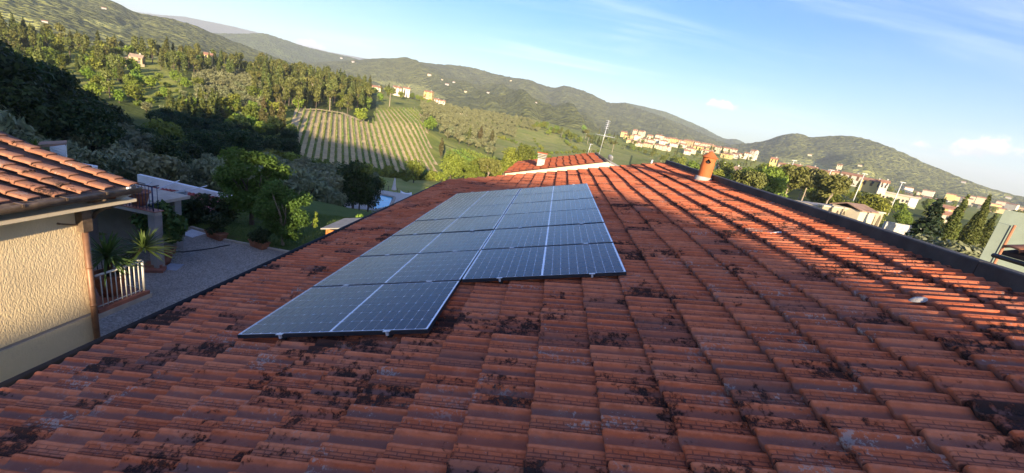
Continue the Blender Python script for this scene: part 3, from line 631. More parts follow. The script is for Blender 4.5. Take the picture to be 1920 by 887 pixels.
for k, mm in (('frame','pv_frame'),('backsheet','pv_back'),('centre_bar','pv_white'),('cell','pv_cell'),('cell_sheet','pv_cell'),('clamp','alu'),('end_margin','pv_white')): pmeshes[k].materials.append(MATS[mm])
PM = Matrix(((cT,0,-sT),(0,1,0),(sT,0,cT))).to_4x4()
for col_ in range(2):
    for row in range(0 if col_ == 0 else 1, 7):
        org = US*(col_*(PW+.0175))+UT*(row*PG)
        lab = 'nearest solar panel, standing alone in front of the right-hand block' if row == 0 else f'solar panel in the {"left" if col_ == 0 else "right"} column, {ORD[row]} row from the near edge' if col_ == 0 else f'solar panel in the right column, {ORD[row-1]} from the near edge of that column'
        if col_ == 0 and row: lab = f'solar panel in the left column, {ORD[row]} from the near end of that column'
        if col_ == 1 and row == 6: lab = 'solar panel at the far right corner of the array, beside the sunlit tiles'
        if col_ == 0 and row == 6: lab = 'solar panel at the far left corner of the array, nearest the far roof edge'
        t_ = thing('solar_panel', lab, 'solar panel', tuple(org), 0, 'solar panels laid in two columns on the tiled roof'); t_.rotation_euler = PM.to_euler()
        t_.rotation_euler.y += R_.gauss(0,.0025); t_.rotation_euler.x += R_.gauss(0,.0025)
        for k in ('frame','backsheet'): obj(k, pmeshes[k], None, t_)
        obj('centre_bar', pmeshes['centre_bar'], None, t_, loc=(0,0,.0006)); obj('end_margin', pmeshes['end_margin'], None, t_, loc=(0,0,.0004))
        if row <= 3:
            for (x, y) in pspots: obj('cell', pmeshes['cell'], None, t_, loc=(x,y,.0003))
        else: obj('cell_sheet', pmeshes['cell_sheet'], None, t_, loc=(0,0,.0003))
        for x in (.24*PW, .80*PW): obj('clamp', pmeshes['clamp'], None, t_, loc=(x,-.010,.004))
        if row == 6:
            for x in (.24*PW, .80*PW): obj('clamp', pmeshes['clamp'], None, t_, loc=(x,PD+.010,.004))
        if row == 0 or (col_ == 1 and row == 1): pass
for x, y0, y1 in ((.24*PW,.02,8.0),(.80*PW,.02,8.0),(PW+.0175+.24*PW,1.17,8.0),(PW+.0175+.80*PW,1.17,8.0)):
    d = MB(); c_ = US*x+UT*((y0+y1)/2)+UN*-.056; d.box(tuple(c_),(.04,y1-y0,.04),M=PM.to_3x3())
    tag(obj('mounting_rail', d, 'black_metal'), ['dark mounting rail under the outer half of the left panel column','dark mounting rail under the inner half of the left panel column','dark mounting rail under the inner half of the right panel column','dark mounting rail under the outer half of the right panel column'][[.24*PW,.80*PW,PW+.0175+.24*PW,PW+.0175+.80*PW].index(x)], 'rail', 'rails under the solar panels')
# ------------------------------------------------------------------ unseen building behind us, shaped to throw the shade on the near tiles
def qpt(q, y, z): return (q-.22*y, y, z)
bk = thing('house', 'tall plain unseen block behind the viewer, shaped to shade the near tiles', 'house', qpt(2,-62,2))
d = MB(); d.slab([qpt(-1.7,-60,14.1), qpt(5.55,-60,14.1), qpt(5.55,-70,14.1), qpt(-1.7,-70,14.1)], 16); obj('wall', d, 'cream_flat', bk, True)
d = MB(); d.slab([qpt(-1.8,-59.8,14.35), qpt(5.6,-59.8,14.35), qpt(5.6,-70.2,14.35), qpt(-1.8,-70.2,14.35)], .24); obj('roof', d, 'chim_clay', bk, True)
# ------------------------------------------------------------------ the house beyond ours
fh = thing('house', 'far neighbour house with bright orange tiled roof and pale verge below it', 'house', (2.5, 20, -6)); Y1, Y2 = 18.0, 25.0
e1 = hitY(947,325.5,Y1); r1 = hitY(1139.4,303.9,Y1); sl_ = (r1[2]-e1[2])/(r1[0]-e1[0]); fa = math.atan(sl_)
uS = np.array([math.cos(fa),0,math.sin(fa)]); uN = np.array([-math.sin(fa),0,math.cos(fa)]); Ls = np.linalg.norm(r1-e1)
d = MB(); d.slab([e1, r1, r1+np.array([0,Y2-Y1,0]), e1+np.array([0,Y2-Y1,0])], .10, uN)
rr_ = r1+np.array([2.2,0,-2.2*sl_]); d.slab([r1, rr_, rr_+np.array([0,Y2-Y1,0]), r1+np.array([0,Y2-Y1,0])], .10, (math.sin(fa),0,math.cos(fa))); obj('roof_deck', d, 'house_cream', fh, True)
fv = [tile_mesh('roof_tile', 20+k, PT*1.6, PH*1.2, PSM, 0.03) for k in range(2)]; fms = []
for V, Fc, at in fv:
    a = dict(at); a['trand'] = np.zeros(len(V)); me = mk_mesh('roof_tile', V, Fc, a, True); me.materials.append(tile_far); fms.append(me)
cnt = 0
for k in range(13):
    for j in range(20):
        s = k*.385-.06; t_ = j*.3475+.02
        if s > Ls-.1: continue
        P = e1+uS*(s+R_.gauss(0,.008)+.03*math.sin(j*.8+k))+np.array([0,t_,0])+uN*(.004+R_.gauss(0,.004)); o = bpy.data.objects.new('roof_tile', fms[R_.randrange(2)]); C.objects.link(o); o.parent = fh
        M = Matrix(((math.cos(fa),0,-math.sin(fa)),(0,1,0),(math.sin(fa),0,math.cos(fa)))).to_4x4()@Matrix.Rotation(R_.gauss(0,.012),4,'Z'); M.translation = Vector(P)-fh.location; o.matrix_local = M
for k in range(22):
    d = MB(); y = Y1+.05+k*.32
    n = 9; vs = []
    for yy, rd in ((y,.13),(y+.30,.11)): vs += [r1+np.array([rd*math.cos(math.pi*q/(n-1)), yy-Y1, -.03+rd*.8*math.sin(math.pi*q/(n-1))]) for q in range(n)]
    d.add(vs, [(q,q+1,n+q+1,n+q) for q in range(n-1)]+[tuple(range(n-1,-1,-1))], True); obj('ridge_tile', d, 'kerb_dark', fh, True)
d = MB(); wv = [e1-uN*.02+np.array([.06,.0,0]), r1-uN*.02+np.array([0,.0,0]), r1+np.array([1.4,0,-1.4*sl_-.11]), r1+np.array([1.4,0,-1.4*sl_-.34]), r1-uN*.36, e1-uN*.34+np.array([.12,0,0])]
d.slab([p+np.array([0,-.02,0]) for p in wv], .25, (0,-1,0)); obj('verge_band', d, 'cream_flat', fh, True)
d = MB(); d.slab([(e1[0]+.5,Y1+.28,-6),(r1[0]+1.2,Y1+.28,-6),(r1[0]+1.2,Y1+.28,r1[2]-.7),(r1[0],Y1+.28,r1[2]-.34),(e1[0]+.5,Y1+.28,e1[2]-.22)], 6.4, (0,-1,0)); obj('wall', d, 'house_yellow', fh, True)
d = MB(); gq = e1+np.array([-.06,0,-.10]); d.tube([gq+np.array([0,-.05,0]), gq+np.array([0,7.05,0])], .075, 8); obj('gutter', d, 'gutter_brown', fh, True)
b0 = e1+uS*1.72+np.array([0,1.75,0]); chm = obj('chimney', MB().box((0,0,.28),(.46,.36,1.0)), 'old_plaster', fh, loc=Vector(b0)-fh.location); chm.scale = (.85,.85,.55)
for k in range(4): obj('brick_course', MB().box((0,0,.80+k*.15),(.50+.03*k,.40+.03*k,.07),bev=.01), 'old_plaster' if k % 2 else 'pale_stone', chm)
obj('chimney_cap', MB().box((0,0,1.36),(.66,.56,.07),bev=.01), 'chim_clay', chm)
b0 = r1+np.array([-.05,4.6,-.05]); d = MB(); hA = 2.15; d.tube([b0, b0+np.array([.10,0,hA])], .014, 6); a_ = b0+np.array([.075,0,hA*.58])
d.tube([a_+np.array([-.55,0,0]), a_+np.array([.6,0,-.02])], .012, 5)
for q in range(9): x = -.5+q*.13; d.tube([a_+np.array([x,-.22,0]), a_+np.array([x,.22,0])], .010, 4)
for q in range(5): z = hA*(.78+q*.05); d.tube([b0+np.array([.10*z/hA-.13,0,z]), b0+np.array([.10*z/hA+.13,0,z])], .010, 4)
obj('antenna', d, 'alu', fh, True)
d = MB(); b0 = r1+np.array([-.62,5.9,-.2]); d.tube([b0, b0+np.array([.05,0,.75])], .018, 5); d.tube([b0+np.array([-.05,0,.72]), b0+np.array([.2,0,.74])], .012, 4); obj('antenna_pole', d, 'alu', fh, True)
b0 = r1+np.array([.12,.5,.18]); d = MB(); d.lathe([(.02,0),(.16,.03),(.27,.10),(.275,.105),(.16,.05),(.02,.02)], (0,0,0), 20)
o = obj('satellite_dish', d, 'zinc', fh, loc=Vector(b0)-fh.location); o.rotation_euler = (1.2,0,2.4); o.scale = (.6,.6,.6)
# ------------------------------------------------------------------ left neighbour house: stucco wall, tiled eave, gutter, balcony
XW, ZG = -7.0, -5.5
nb = thing('house', 'cream stucco house on the left with terracotta eave, brown gutter and balcony', 'house', (-9.5, 0, ZG))
YC = float(hitX(186,640,XW)[1]); ZB = float(hitX(90,622,XW)[2])     # far corner and the string course
# stucco: trowelled relief modelled on the sunlit face
ny, nz = 620, 320; yy = np.linspace(0.6, YC, ny); zz = np.linspace(ZB+.05, -1.02, nz); Yg, Zg = np.meshgrid(yy, zz, indexing='ij')
def ridges(y, z):
    a = fbm(y*24, z*14, 3, 2)*1.6; q = np.abs(fbm(y*48+a, z*19+a*.6, 8, 2)-.375); return np.clip(1-q*6.0, 0, 1)
Hh = ridges(Yg, Zg)*0.0032+fbm(Yg*60, Zg*60, 4, 2)*0.002
P = np.stack([XW+Hh, Yg, Zg], -1).reshape(-1,3); ix = np.arange(ny*nz).reshape(ny,nz)
f = np.stack([ix[:-1,:-1], ix[1:,:-1], ix[1:,1:], ix[:-1,1:]], -1).reshape(-1,4)
obj('stucco_face', mk_mesh('stucco_face', P-np.array(nb.location), f, None, True), 'cream_wall', nb)
zz = np.linspace(-5.0, ZB-.03, 200); yy = np.linspace(0.6, YC, 420); Yg, Zg = np.meshgrid(yy, zz, indexing='ij'); Hh = ridges(Yg, Zg)*0.0030+fbm(Yg*60, Zg*60, 4, 2)*0.002
P = np.stack([XW+.006+Hh, Yg, Zg], -1).reshape(-1,3); ix = np.arange(420*200).reshape(420,200); f = np.stack([ix[:-1,:-1], ix[1:,:-1], ix[1:,1:], ix[:-1,1:]], -1).reshape(-1,4)
obj('stucco_plinth', mk_mesh('stucco_plinth', P-np.array(nb.location), f, None, True), 'cream_wall', nb)
d = MB(); d.box((XW-3.05,(-14+YC)/2,-3.2),(6.0,YC+14,4.6)); d.box((XW-.03,(.62-14)/2,(ZB-1.0)/2),(.06,14.62,ZB*-1-1.0)); obj('wall', d, 'cream_flat', nb, True)
d = MB(); d.box((XW-.025,(-14+YC)/2,(ZB-.02-5.5)/2),(.06,YC+14-.004,abs(ZB-.02+5.5))); obj('plinth', d, 'cream_flat', nb, True)
d = MB(); d.box((XW-.028,(-14+YC)/2,ZB+.015),(.03,YC+14,.068)); obj('string_course_groove', d, 'grey_beige_wall', nb, True)
d = MB(); d.box((XW-.06,YC+.012,-3.25),(.16,.03,4.4)); obj('corner_strip', d, 'fascia_white', nb, True)
XE = -6.42; YE = float(hitX(258,357,XE)[1]); zlow = -0.74
d = MB(); d.slab([(XE-.04,-14,-.94),(XE-.04,YE,-.94),(XW-5,YE,-.94),(XW-5,-14,-.94)], .06); obj('soffit', d, 'cream_flat', nb, True)
# roof: cover tiles with upright lit flanks over sunken channels
SL = math.radians(11.5); uS = np.array([-math.cos(SL),0,math.sin(SL)]); uN = np.array([math.sin(SL),0,math.cos(SL)])
E0 = np.array([XE-.02, 0, -.645])
d = MB(); d.slab([E0+np.array([0,-14,-.05]), E0+np.array([0,YE,-.05]), E0+np.array([0,YE,-.05])+uS*6.5, E0+np.array([0,-14,-.05])+uS*6.5], .08, uN); obj('roof_deck', d, 'coppi_channel' if 'coppi_channel' in MATS else pmat('coppi_channel',(0.13,0.085,0.06),0.9,0.3,5,0.3,40), nb, True)
def cover_mesh(seed):
    r = random.Random(seed); L = .43; w0, w1 = .235, .200; h = .058; V = []; pr = []; n = 9
    for k, s in enumerate((-.02, .0, .2, L)):
        w = (w0+(w1-w0)*s/L)/2; up = .034*(1-s/.36)
        for q in range(n):
            a = math.pi*q/(n-1); cx_ = -math.cos(a); hz = max(0, math.sin(a))
            x = math.copysign(abs(cx_)**.38, cx_)*w; z = hz**.42*h*(.93 if k == 0 else 1)
            V.append((s+r.uniform(-.003,.003), x, up+z-.012)); pr.append(1 if 2 < q < 6 else .75)
    Fc = [(k*n+q, (k+1)*n+q, (k+1)*n+q+1, k*n+q+1) for k in range(3) for q in range(n-1)]
    o = len(V)
    for q in range(n): x, y, z = V[q]; V.append((x+.003, y*.84, max(z-.020,-.02))); pr.append(.2)
    Fc += [(q, q+1, o+q+1, o+q) for q in range(n-1)]
    V = np.array(V); return mk_mesh('roof_tile', V, np.array(Fc), {'prof': np.array(pr), 'imprint': np.zeros(len(V)), 'us': V[:,0], 'ut': V[:,1], 'trand': np.zeros(len(V))}, False)
cms = [cover_mesh(k) for k in range(3)]
for c_ in cms: c_.materials.append(coppi_m)
skew = -0.13; yk = 4.70; kk = 0
ycols = [4.93, 4.42, 3.97, 3.55, 3.15, 2.75, 2.34, 1.93, 1.52, 1.11, .7]
for ci_, y0 in enumerate(ycols):
    for k in range(14):
        s = k*.345; yv = y0+skew*s*(1.0 if ci_ else .8)
        P = E0+uS*(s+R_.gauss(0,.008))+np.array([0,yv+R_.gauss(0,.008),0])
        M = Matrix(((uS[0],0,uN[0]),(0,-1,0),(uS[2],0,uN[2]))).to_4x4()@Matrix.Rotation(-skew*.9+R_.gauss(0,.01),4,'Z'); M.translation = Vector(P)-nb.location
        o = bpy.data.objects.new('roof_tile', cms[R_.randrange(3)]); C.objects.link(o); o.parent = nb; o.matrix_local = M
# half round eave gutter with straps
d = MB(); prof = [(.0,.05),(.0,-.02),(.03,-.085),(.08,-.105),(.13,-.085),(.155,-.02),(.16,.045),(.148,.048),(.142,-.015),(.12,-.07),(.08,-.09),(.04,-.07),(.014,-.015),(.012,.05)]
n = len(prof); ys = [-14, 0, 1.5, 3, YE-.02]; vs = [(XE-.02+x, y, -.68+z) for y in ys for x, z in prof]
d.add(vs, [(i*n+q, i*n+(q+1) % n, (i+1)*n+(q+1) % n, (i+1)*n+q) for i in range(4) for q in range(n)]+[tuple(range(4*n,5*n))], True); obj('gutter', d, 'gutter_brown', nb, True)
for y in (2.9, 3.55, 4.25): 
    d = MB(); d.box((XE+.065,y,-.632),(.19,.035,.008)); d.box((XE+.147,y,-.66),(.008,.035,.055)); obj('gutter_strap', d, 'gutter_brown', nb, True)
# swan neck and downpipe
d = MB(); q0 = np.array([XW+.10,YC-.10,-1.02]); d.tube([(XE+.06,YC-.10,-.78),(XW+.35,YC-.10,-.90),q0], .055, 10); d.box((XW+.09,YC-.10,-1.30),(.17,.18,.62), bev=.01); obj('rainwater_head', d, 'gutter_brown', nb, True)
d = MB(); d.tube([(XW+.09,YC-.10,-1.5),(XW+.09,YC-.10,-5.4)], .058, 12); 
for z in (-2.4,-3.3,-4.2): d.tube([(XW+.09,YC-.10,z),(XW+.09,YC-.10,z-.05)], .064, 12)
obj('downpipe', d, 'copper_brown', nb, True)
p1 = hitX(112,420,XW+.05); p2 = hitX(165,423,XW+.05); d = MB(); d.tube([p1,p2], .014, 8); d.tube([p1+np.array([-.06,0,0]),p1],.02,8); obj('wall_bar', d, 'gutter_brown', nb, True)
d = MB(); P = [hitY(174,408,YC+.10), hitY(180,398,YC+.12), hitY(198,389,YC+.18), hitY(228,381,YC+.5), hitY(252,374,YC+.8)]; d.tube(P, .040, 8); obj('branch_pipe', d, 'gutter_brown', nb, True)
d = MB(); P = [hitY(190,390,YC+.35), hitY(199,385,YC+.35), hitY(207,378,YC+.35), hitY(211,367,YC+.36)]; d.tube(P, [.03,.10,.085,.06], 8); obj('hanging_clay_spout', d, 'terracotta_pot', nb, True)
d = MB(); p = hitY(1,1,1); P = [hitY(172,358,YC+.45), hitY(246,350,YC+.45), hitY(246,366,YC+.45), hitY(172,392,YC+.45)]; d.slab(P, .06, (0,1,0)); obj('soffit_board', d, 'white_wall', nb, True)
# balcony on the recessed far part
zf = float(hitX(271,551,XW)[2]); zt_ = float(hitX(268,489,XW)[2]); YB = float(hitX(271,551,XW)[1]); Y0b = YC+.06
bal = obj('balcony', MB().box((XW-1.0,(Y0b+YB)/2,zf+.06),(2.1,YB-Y0b+.10,.05)), 'floor_tile_red', nb, loc=(0,0,0)); bal.data.transform(Matrix.Translation(-nb.location))
def bobj(name, d, m): 
    o = obj(name, d.mesh(name, np.array(nb.location)), m, bal); return o
bobj('slab', MB().box((XW-1.0,(Y0b+YB)/2,zf-.05),(2.2,YB-Y0b+.22,.12)), 'pale_stone')
bobj('slab_edge', MB().box((XW+.03,(Y0b+YB)/2,zf+.03),(.12,YB-Y0b+.12,.13)), 'floor_tile_red')
bobj('handrail', MB().tube([(XW,Y0b,zt_),(XW,YB,zt_)], .026, 8).tube([(XW,YB,zt_),(XW-2,YB,zt_)], .026, 8), 'rail_white')
bobj('lower_rail', MB().tube([(XW,Y0b,zf+.14),(XW,YB,zf+.14)], .014, 6).tube([(XW,YB,zf+.14),(XW-2,YB,zf+.14)], .014, 6), 'rail_white')
for k in range(10): y = YB-k*(YB-Y0b)/10; bobj('baluster', MB().tube([(XW,y,zf+.10),(XW,y,zt_)], .030 if k == 0 else .012, 8), 'rail_white')
for k in range(1,14): bobj('baluster', MB().tube([(XW-k*.14,YB,zf+.10),(XW-k*.14,YB,zt_)], .012, 6), 'rail_dark')
# potted yucca on the balcony
yc = np.array(hitX(207,546,XW-.45)); yc[2] = zf+.09
yt = thing('potted_yucca', 'spiky yucca in a large clay pot on the balcony, its tips catching the sun', 'plant', tuple(yc))
yt.scale = (1.15,1.15,1.12)
obj('pot', MB().lathe([(.17,0),(.24,.30),(.265,.42),(.285,.43),(.285,.48),(.25,.48),(.24,.42)], (0,0,0), 24), 'terracotta_pot', yt)
d = MB(); d.tube([(0,0,.4),(.02,0,.86)], .05, 7); d.tube([(.02,.1,.4),(.28,.46,.95)], .04, 7); obj('stem', d, 'bark', yt)
def spiky(d, c, n, L, w, r, droop=.25):
    for k in range(n):
        a = r.uniform(0,2*math.pi); e = math.asin(r.uniform(-.25,1)); l = L*r.uniform(.75,1.1); D_ = np.array([math.cos(a)*math.cos(e),math.sin(a)*math.cos(e),math.sin(e)])
        S_ = np.cross(D_, (0,0,1)); S_ = S_/(np.linalg.norm(S_)+1e-6)*w; Nn = np.cross(S_, D_); Nn /= np.linalg.norm(Nn)+1e-6
        pts = [np.array(c)+D_*l*u_+np.array([0,0,-droop*l*u_*u_]) for u_ in (0.05,.35,.7,1)]; ws = (.7,1,.7,.02)
        vs = []; 
        for p_, w_ in zip(pts, ws): vs += [p_+S_*w_, p_-Nn*w*.25*w_, p_-S_*w_]
        d.add(vs, [(3*i+q,3*i+q+1,3*i+q+4,3*i+q+3) for i in range(3) for q in range(2)])
ry = random.Random(4); d = MB(); spiky(d, (.0,0,.86), 130, .72, .022, ry); me = d.mesh('crown'); at = me.attributes.new('lr','FLOAT','POINT'); at.data.foreach_set('value', np.repeat(np.random.RandomState(1).rand(len(me.vertices)//12), 12)); obj('crown', me, 'leaf_yucca', yt)
d = MB(); spiky(d, (.30,.50,.95), 100, .66, .020, ry); me = d.mesh('crown'); at = me.attributes.new('lr','FLOAT','POINT'); at.data.foreach_set('value', np.repeat(np.random.RandomState(2).rand(len(me.vertices)//12), 12)); obj('crown', me, 'leaf_yucca', yt)
# ------------------------------------------------------------------ terrace block behind the balcony
tb = thing('terrace_block', 'shaded terrace on pillars with iron railing behind the balcony', 'terrace', (-13.5, 11.0, ZG))
YT = 9.6; zs1 = float(hitY(287,398,YT)[2]); xr = float(hitY(290,396,YT)[0]); DY = .25
d = MB(); d.slab([(xr,YT,zs1),(xr,YT+DY,zs1),(-20,YT+DY,zs1),(-20,YT-3.2,zs1),(xr-1.9,YT-3.2,zs1),(xr-1.9,YT,zs1)], .14); d.slab([(-20,YT+DY+.01,zs1-.01),(xr-1.0,YT+DY+.01,zs1-.01),(xr-1.0,YT+2.5,zs1-.01),(-20,YT+2.5,zs1-.01)], .12); obj('slab', d, 'pale_stone', tb, True)
d = MB(); d.slab([(xr+.05,YT-.05,zs1+.03),(xr+.05,YT+DY+.05,zs1+.03),(-20,YT+DY+.05,zs1+.03),(-20,YT-.05,zs1+.03)], .026); obj('floor_edge', d, 'floor_tile_red', tb, True)
hr = float(hitY(285,350,YT)[2])
d = MB(); d.tube([(xr-.05,YT,hr),(-19,YT,hr)], .022, 6); d.tube([(xr-.05,YT,hr),(xr-.05,YT+DY,hr)], .022, 6); d.tube([(xr-.05,YT,zs1+.12),(-19,YT,zs1+.12)], .014, 5); obj('handrail', d, 'rail_dark', tb, True)
for k in range(40): obj('baluster', MB().tube([(xr-.05-k*.13,YT,zs1+.03),(xr-.05-k*.13,YT,hr)], .022 if k == 0 else .010, 6), 'rail_blue' if k < 5 else 'rail_dark', tb, True)
for k in range(1,2): obj('baluster', MB().tube([(xr-.05,YT+k*.18,zs1+.03),(xr-.05,YT+k*.18,hr)], .010, 6), 'rail_blue', tb, True)
d = MB(); d.box((xr-.32,YT+.30,(zs1-.14+ZG)/2),(.26,.30,zs1-.14-ZG), bev=.01); obj('pillar', d, 'grey_beige_wall', tb, True)
d = MB(); d.box((xr-3.2,YT+.35,(zs1-.14+ZG)/2),(.42,.42,zs1-.14-ZG), bev=.01); obj('pillar', d, 'grey_beige_wall', tb, True)
wt_ = hitY(245,364,YT+1.0); d = MB(); d.slab([(-20,YT+1.0,wt_[2]),(wt_[0],YT+1.0,wt_[2]),(wt_[0],YT+1.0,zs1-.1),(-20,YT+1.0,zs1-.1)], .1, (0,-1,0)); obj('back_panel', d, 'white_wall', tb, True)
d = MB(); d.box((-16.6,YT+2.3,(zs1-.15+ZG)/2),(8.6,.3,zs1-.15-ZG)); obj('wall', d, 'grey_beige_wall', tb, True)
d = MB(); d.box((-13.6,YT+2.22,-4.4),(1.0,.06,2.1)); obj('door', d, 'shutter_brown', tb, True)
p = hitY(262,388,YT+.35); pt = thing('plant_pot', 'dark clay pot on the corner of the shaded terrace', 'pot', (p[0],p[1],zs1+.03))
obj('pot', MB().lathe([(.20,0),(.27,.28),(.30,.44),(.34,.45),(.34,.51),(.29,.51),(.28,.45)], (0,0,0), 20), 'terracotta_pot', pt); 
d = MB(); P = [hitY(x, y, YT-.1) for x, y in ((190,318),(225,327),(262,337))]
# ------------------------------------------------------------------ leaf clouds
def leaves(blobs, n, size, seed, flat=0.0, shell=0.55, upb=0.25, aspect=1.7):
    r = np.random.RandomState(seed); B = np.array(blobs, float); vol = np.prod(B[:,3:6], 1)**(0.75); pick = r.choice(len(B), n, p=vol/vol.sum())
    d = r.normal(size=(n,3)); d /= np.linalg.norm(d, axis=1)[:,None]; rad = shell+(1-shell)*r.rand(n)**0.6; rad *= 1+0.10*r.normal(size=n)
    c = B[pick,:3]+d*rad[:,None]*B[pick,3:6]
    nr = d*0.9+r.normal(size=(n,3))*0.75+np.array([0,0,upb]); nr /= np.linalg.norm(nr, axis=1)[:,None]
    a = np.cross(nr, r.normal(size=(n,3))); a /= np.linalg.norm(a, axis=1)[:,None]; b = np.cross(nr, a)
    s = size*r.uniform(0.6,1.35,n); a *= (s*aspect*0.5)[:,None]; b *= (s*0.5)[:,None]
    V = np.stack([c-a, c-b*0.9+nr*s[:,None]*.12, c+a, c+b*0.9+nr*s[:,None]*.12], 1).reshape(-1,3)
    return V, np.arange(4*n).reshape(n,4), np.repeat(r.rand(n), 4)
def crown_mesh(name, blobs, n, size, seed, mat, **k):
    V, Fq, lr = leaves(blobs, n, size, seed, **k); me = mk_mesh(name, V, Fq, {'lr': lr}); me.materials.append(MATS[mat]); return me
def blobset(seed, n, rx, rz, zc, br, zs=0.8, taper=0.0):
    r = random.Random(seed); out = []
    for k in range(n):
        a = r.uniform(0,2*math.pi); q = r.random()**.5; z = r.uniform(-1,1); w_ = math.sqrt(max(0,1-z*z*.85))*(1-taper*(z+1)/2)
        b = br*r.uniform(.7,1.25); out.append((rx*q*w_*math.cos(a), rx*q*w_*math.sin(a), zc+z*rz, b, b, b*zs))
    return out
def limbs(trunk_h, r0, spread, top, n, seed, lean=(0,0)):
    r = random.Random(seed); d = MB(); d.tube([(0,0,-.3),(lean[0]*.4,lean[1]*.4,trunk_h*.6),(lean[0],lean[1],trunk_h)], [r0*1.25,r0,r0*.8], 8)
    for k in range(n):
        a = 2*math.pi*k/n+r.uniform(-.4,.4); s = spread*r.uniform(.6,1); e = (lean[0]+s*math.cos(a), lean[1]+s*math.sin(a), trunk_h+(top-trunk_h)*r.uniform(.5,.95))
        m = (lean[0]+s*.45*math.cos(a+.2), lean[1]+s*.45*math.sin(a+.2), trunk_h+(e[2]-trunk_h)*.5); st = (lean[0],lean[1],trunk_h*.93)
        d.tube([st,m,e], [r0*.6,r0*.38,r0*.12], 6)
        for q in range(2): b_ = a+r.uniform(-1,1); d.tube([m,(m[0]+s*.4*math.cos(b_),m[1]+s*.4*math.sin(b_),m[2]+(top-trunk_h)*.3)], [r0*.28,r0*.06], 5)
    return d
def tree(name, label, cat, loc, cm, tm, group=None, rz=0, scale=1, bark='bark'):
    t_ = thing(name, label, cat, loc, rz, group); t_.scale = (scale,)*3
    obj('crown', cm, None, t_); obj('trunk', tm, bark, t_); return t_
# ------------------------------------------------------------------ courtyard and lawn
GP = lambda px, py, z=ZG: hitZ(px, py, z)
c1, c2 = GP(410,449), GP(543,474)
d = MB(); d.add([(-13.6,5.0,ZG),(-1.9,5.0,ZG),(-1.9,c2[1]+.3,ZG),(c2[0],c2[1],ZG),(c1[0],c1[1],ZG),(-13.2,14.15,ZG),(-14.6,14.3,ZG),(-16,10,ZG)], [tuple(range(8))]); tag(obj('courtyard', d, 'gravel'), kind='structure')
# loose pebbles
r = np.random.RandomState(5); n = 9000; px = r.uniform(-13.5,-3,n); py = r.uniform(6,14,n); poly = [(-13.6,5),(-1.9,5),(c2[0],c2[1]),(c1[0],c1[1]),(-13.2,14.1),(-14.6,14.2),(-16,10)]
k = inpoly(px, py, poly); px = px[k]; py = py[k]; n = len(px); s = r.uniform(.012,.03,n)
V = np.stack([np.stack([px+s*math.cos(a), py+s*math.sin(a), np.full(n,ZG)], -1) for a in (0,2.1,4.2)]+[np.stack([px,py,ZG+s*.8],-1)], 1).reshape(-1,3)
Fq = np.concatenate([np.arange(n)[:,None]*4+np.array(q) for q in ((0,1,3),(1,2,3),(2,0,3))]); tag(obj('pebbles', mk_mesh('pebbles', V, Fq), 'gravel_m'), kind='stuff')
ex, ey = np.meshgrid(np.linspace(-20,-1.9,60), np.linspace(13.0,30,60), indexing='ij'); lz = np.maximum(-5.52-np.clip(ey-16.5,0,99)*.16, zt(ex,ey)+.05)
lp = [(c2[0]+6,c2[1]+1.6),(-1.9,30),(-20,30),(-20,14.4),(-13.2,14.2),(c1[0],c1[1]+.02),(c2[0],c2[1]+.02)]
ix = np.arange(3600).reshape(60,60); f = np.stack([ix[:-1,:-1],ix[1:,:-1],ix[1:,1:],ix[:-1,1:]],-1).reshape(-1,4); pc = np.stack([ex,ey],-1).reshape(-1,2)[f].mean(1)
f = f[inpoly(pc[:,0],pc[:,1],lp)]; tag(obj('lawn', mk_mesh('lawn', np.stack([ex,ey,lz],-1).reshape(-1,3), f, None, True), 'lawn'), kind='structure')
n = 16000; px = r.uniform(-15,-2,n); py = r.uniform(13.5,24,n); k = inpoly(px,py,lp); px = px[k]; py = py[k]; n = len(px); h = r.uniform(.03,.09,n); a = r.uniform(0,6.28,n); zz = np.maximum(-5.52-np.clip(py-16.5,0,99)*.16, zt(px,py)+.05)
V = np.stack([np.stack([px-.02*np.cos(a),py-.02*np.sin(a),zz],-1),np.stack([px+.02*np.cos(a),py+.02*np.sin(a),zz],-1),np.stack([px+r.normal(size=n)*.03,py+r.normal(size=n)*.03,zz+h],-1)],1).reshape(-1,3)
tag(obj('grass', mk_mesh('grass', V, np.arange(3*n).reshape(n,3), {'lr': np.repeat(r.rand(n),3)}), 'leaf_grass'), kind='stuff')
kb = thing('kerb', 'pale stone kerb between the gravel courtyard and the lawn', 'kerb', tuple(c1)); v_ = c2-c1; nseg = 6; ang = math.atan2(v_[1],v_[0])
for k in range(nseg): m_ = c1+v_*(k+.5)/nseg; obj('kerb_stone', MB().box((m_[0]-c1[0],m_[1]-c1[1],.03),(np.linalg.norm(v_)/nseg-.02,.10,.12),rz=ang,bev=.01), 'pale_stone', kb)
a_, b_ = GP(358,427), GP(392,437); kb2 = thing('kerb', 'short stone edging beside the pale mat at the courtyard corner', 'kerb', tuple(a_)); v_ = b_-a_; ang = math.atan2(v_[1],v_[0])
for k in range(3): m_ = v_*(k+.5)/3; obj('kerb_stone', MB().box((m_[0],m_[1],.03),(np.linalg.norm(v_)/3-.02,.12,.12),rz=ang,bev=.01), 'pale_stone', kb2)
d = MB(); P = [GP(x,y)+np.array([0,0,.012]) for x, y in ((341,439),(360,446),(386,438),(360,430))]; d.slab(P, .016); tag(obj('ground_sheet', d, 'fascia_white'), 'pale bluish sheet lying flat on the gravel beside the lawn', 'sheet')
d = MB(); P = [GP(x,y)+np.array([0,0,.012]) for x, y in ((306,505),(330,508),(346,496),(318,494))]; d.slab(P, .02); tag(obj('paving_slab', d, 'shed_blue'), 'flat grey slab under the potted lemon tree', 'slab')
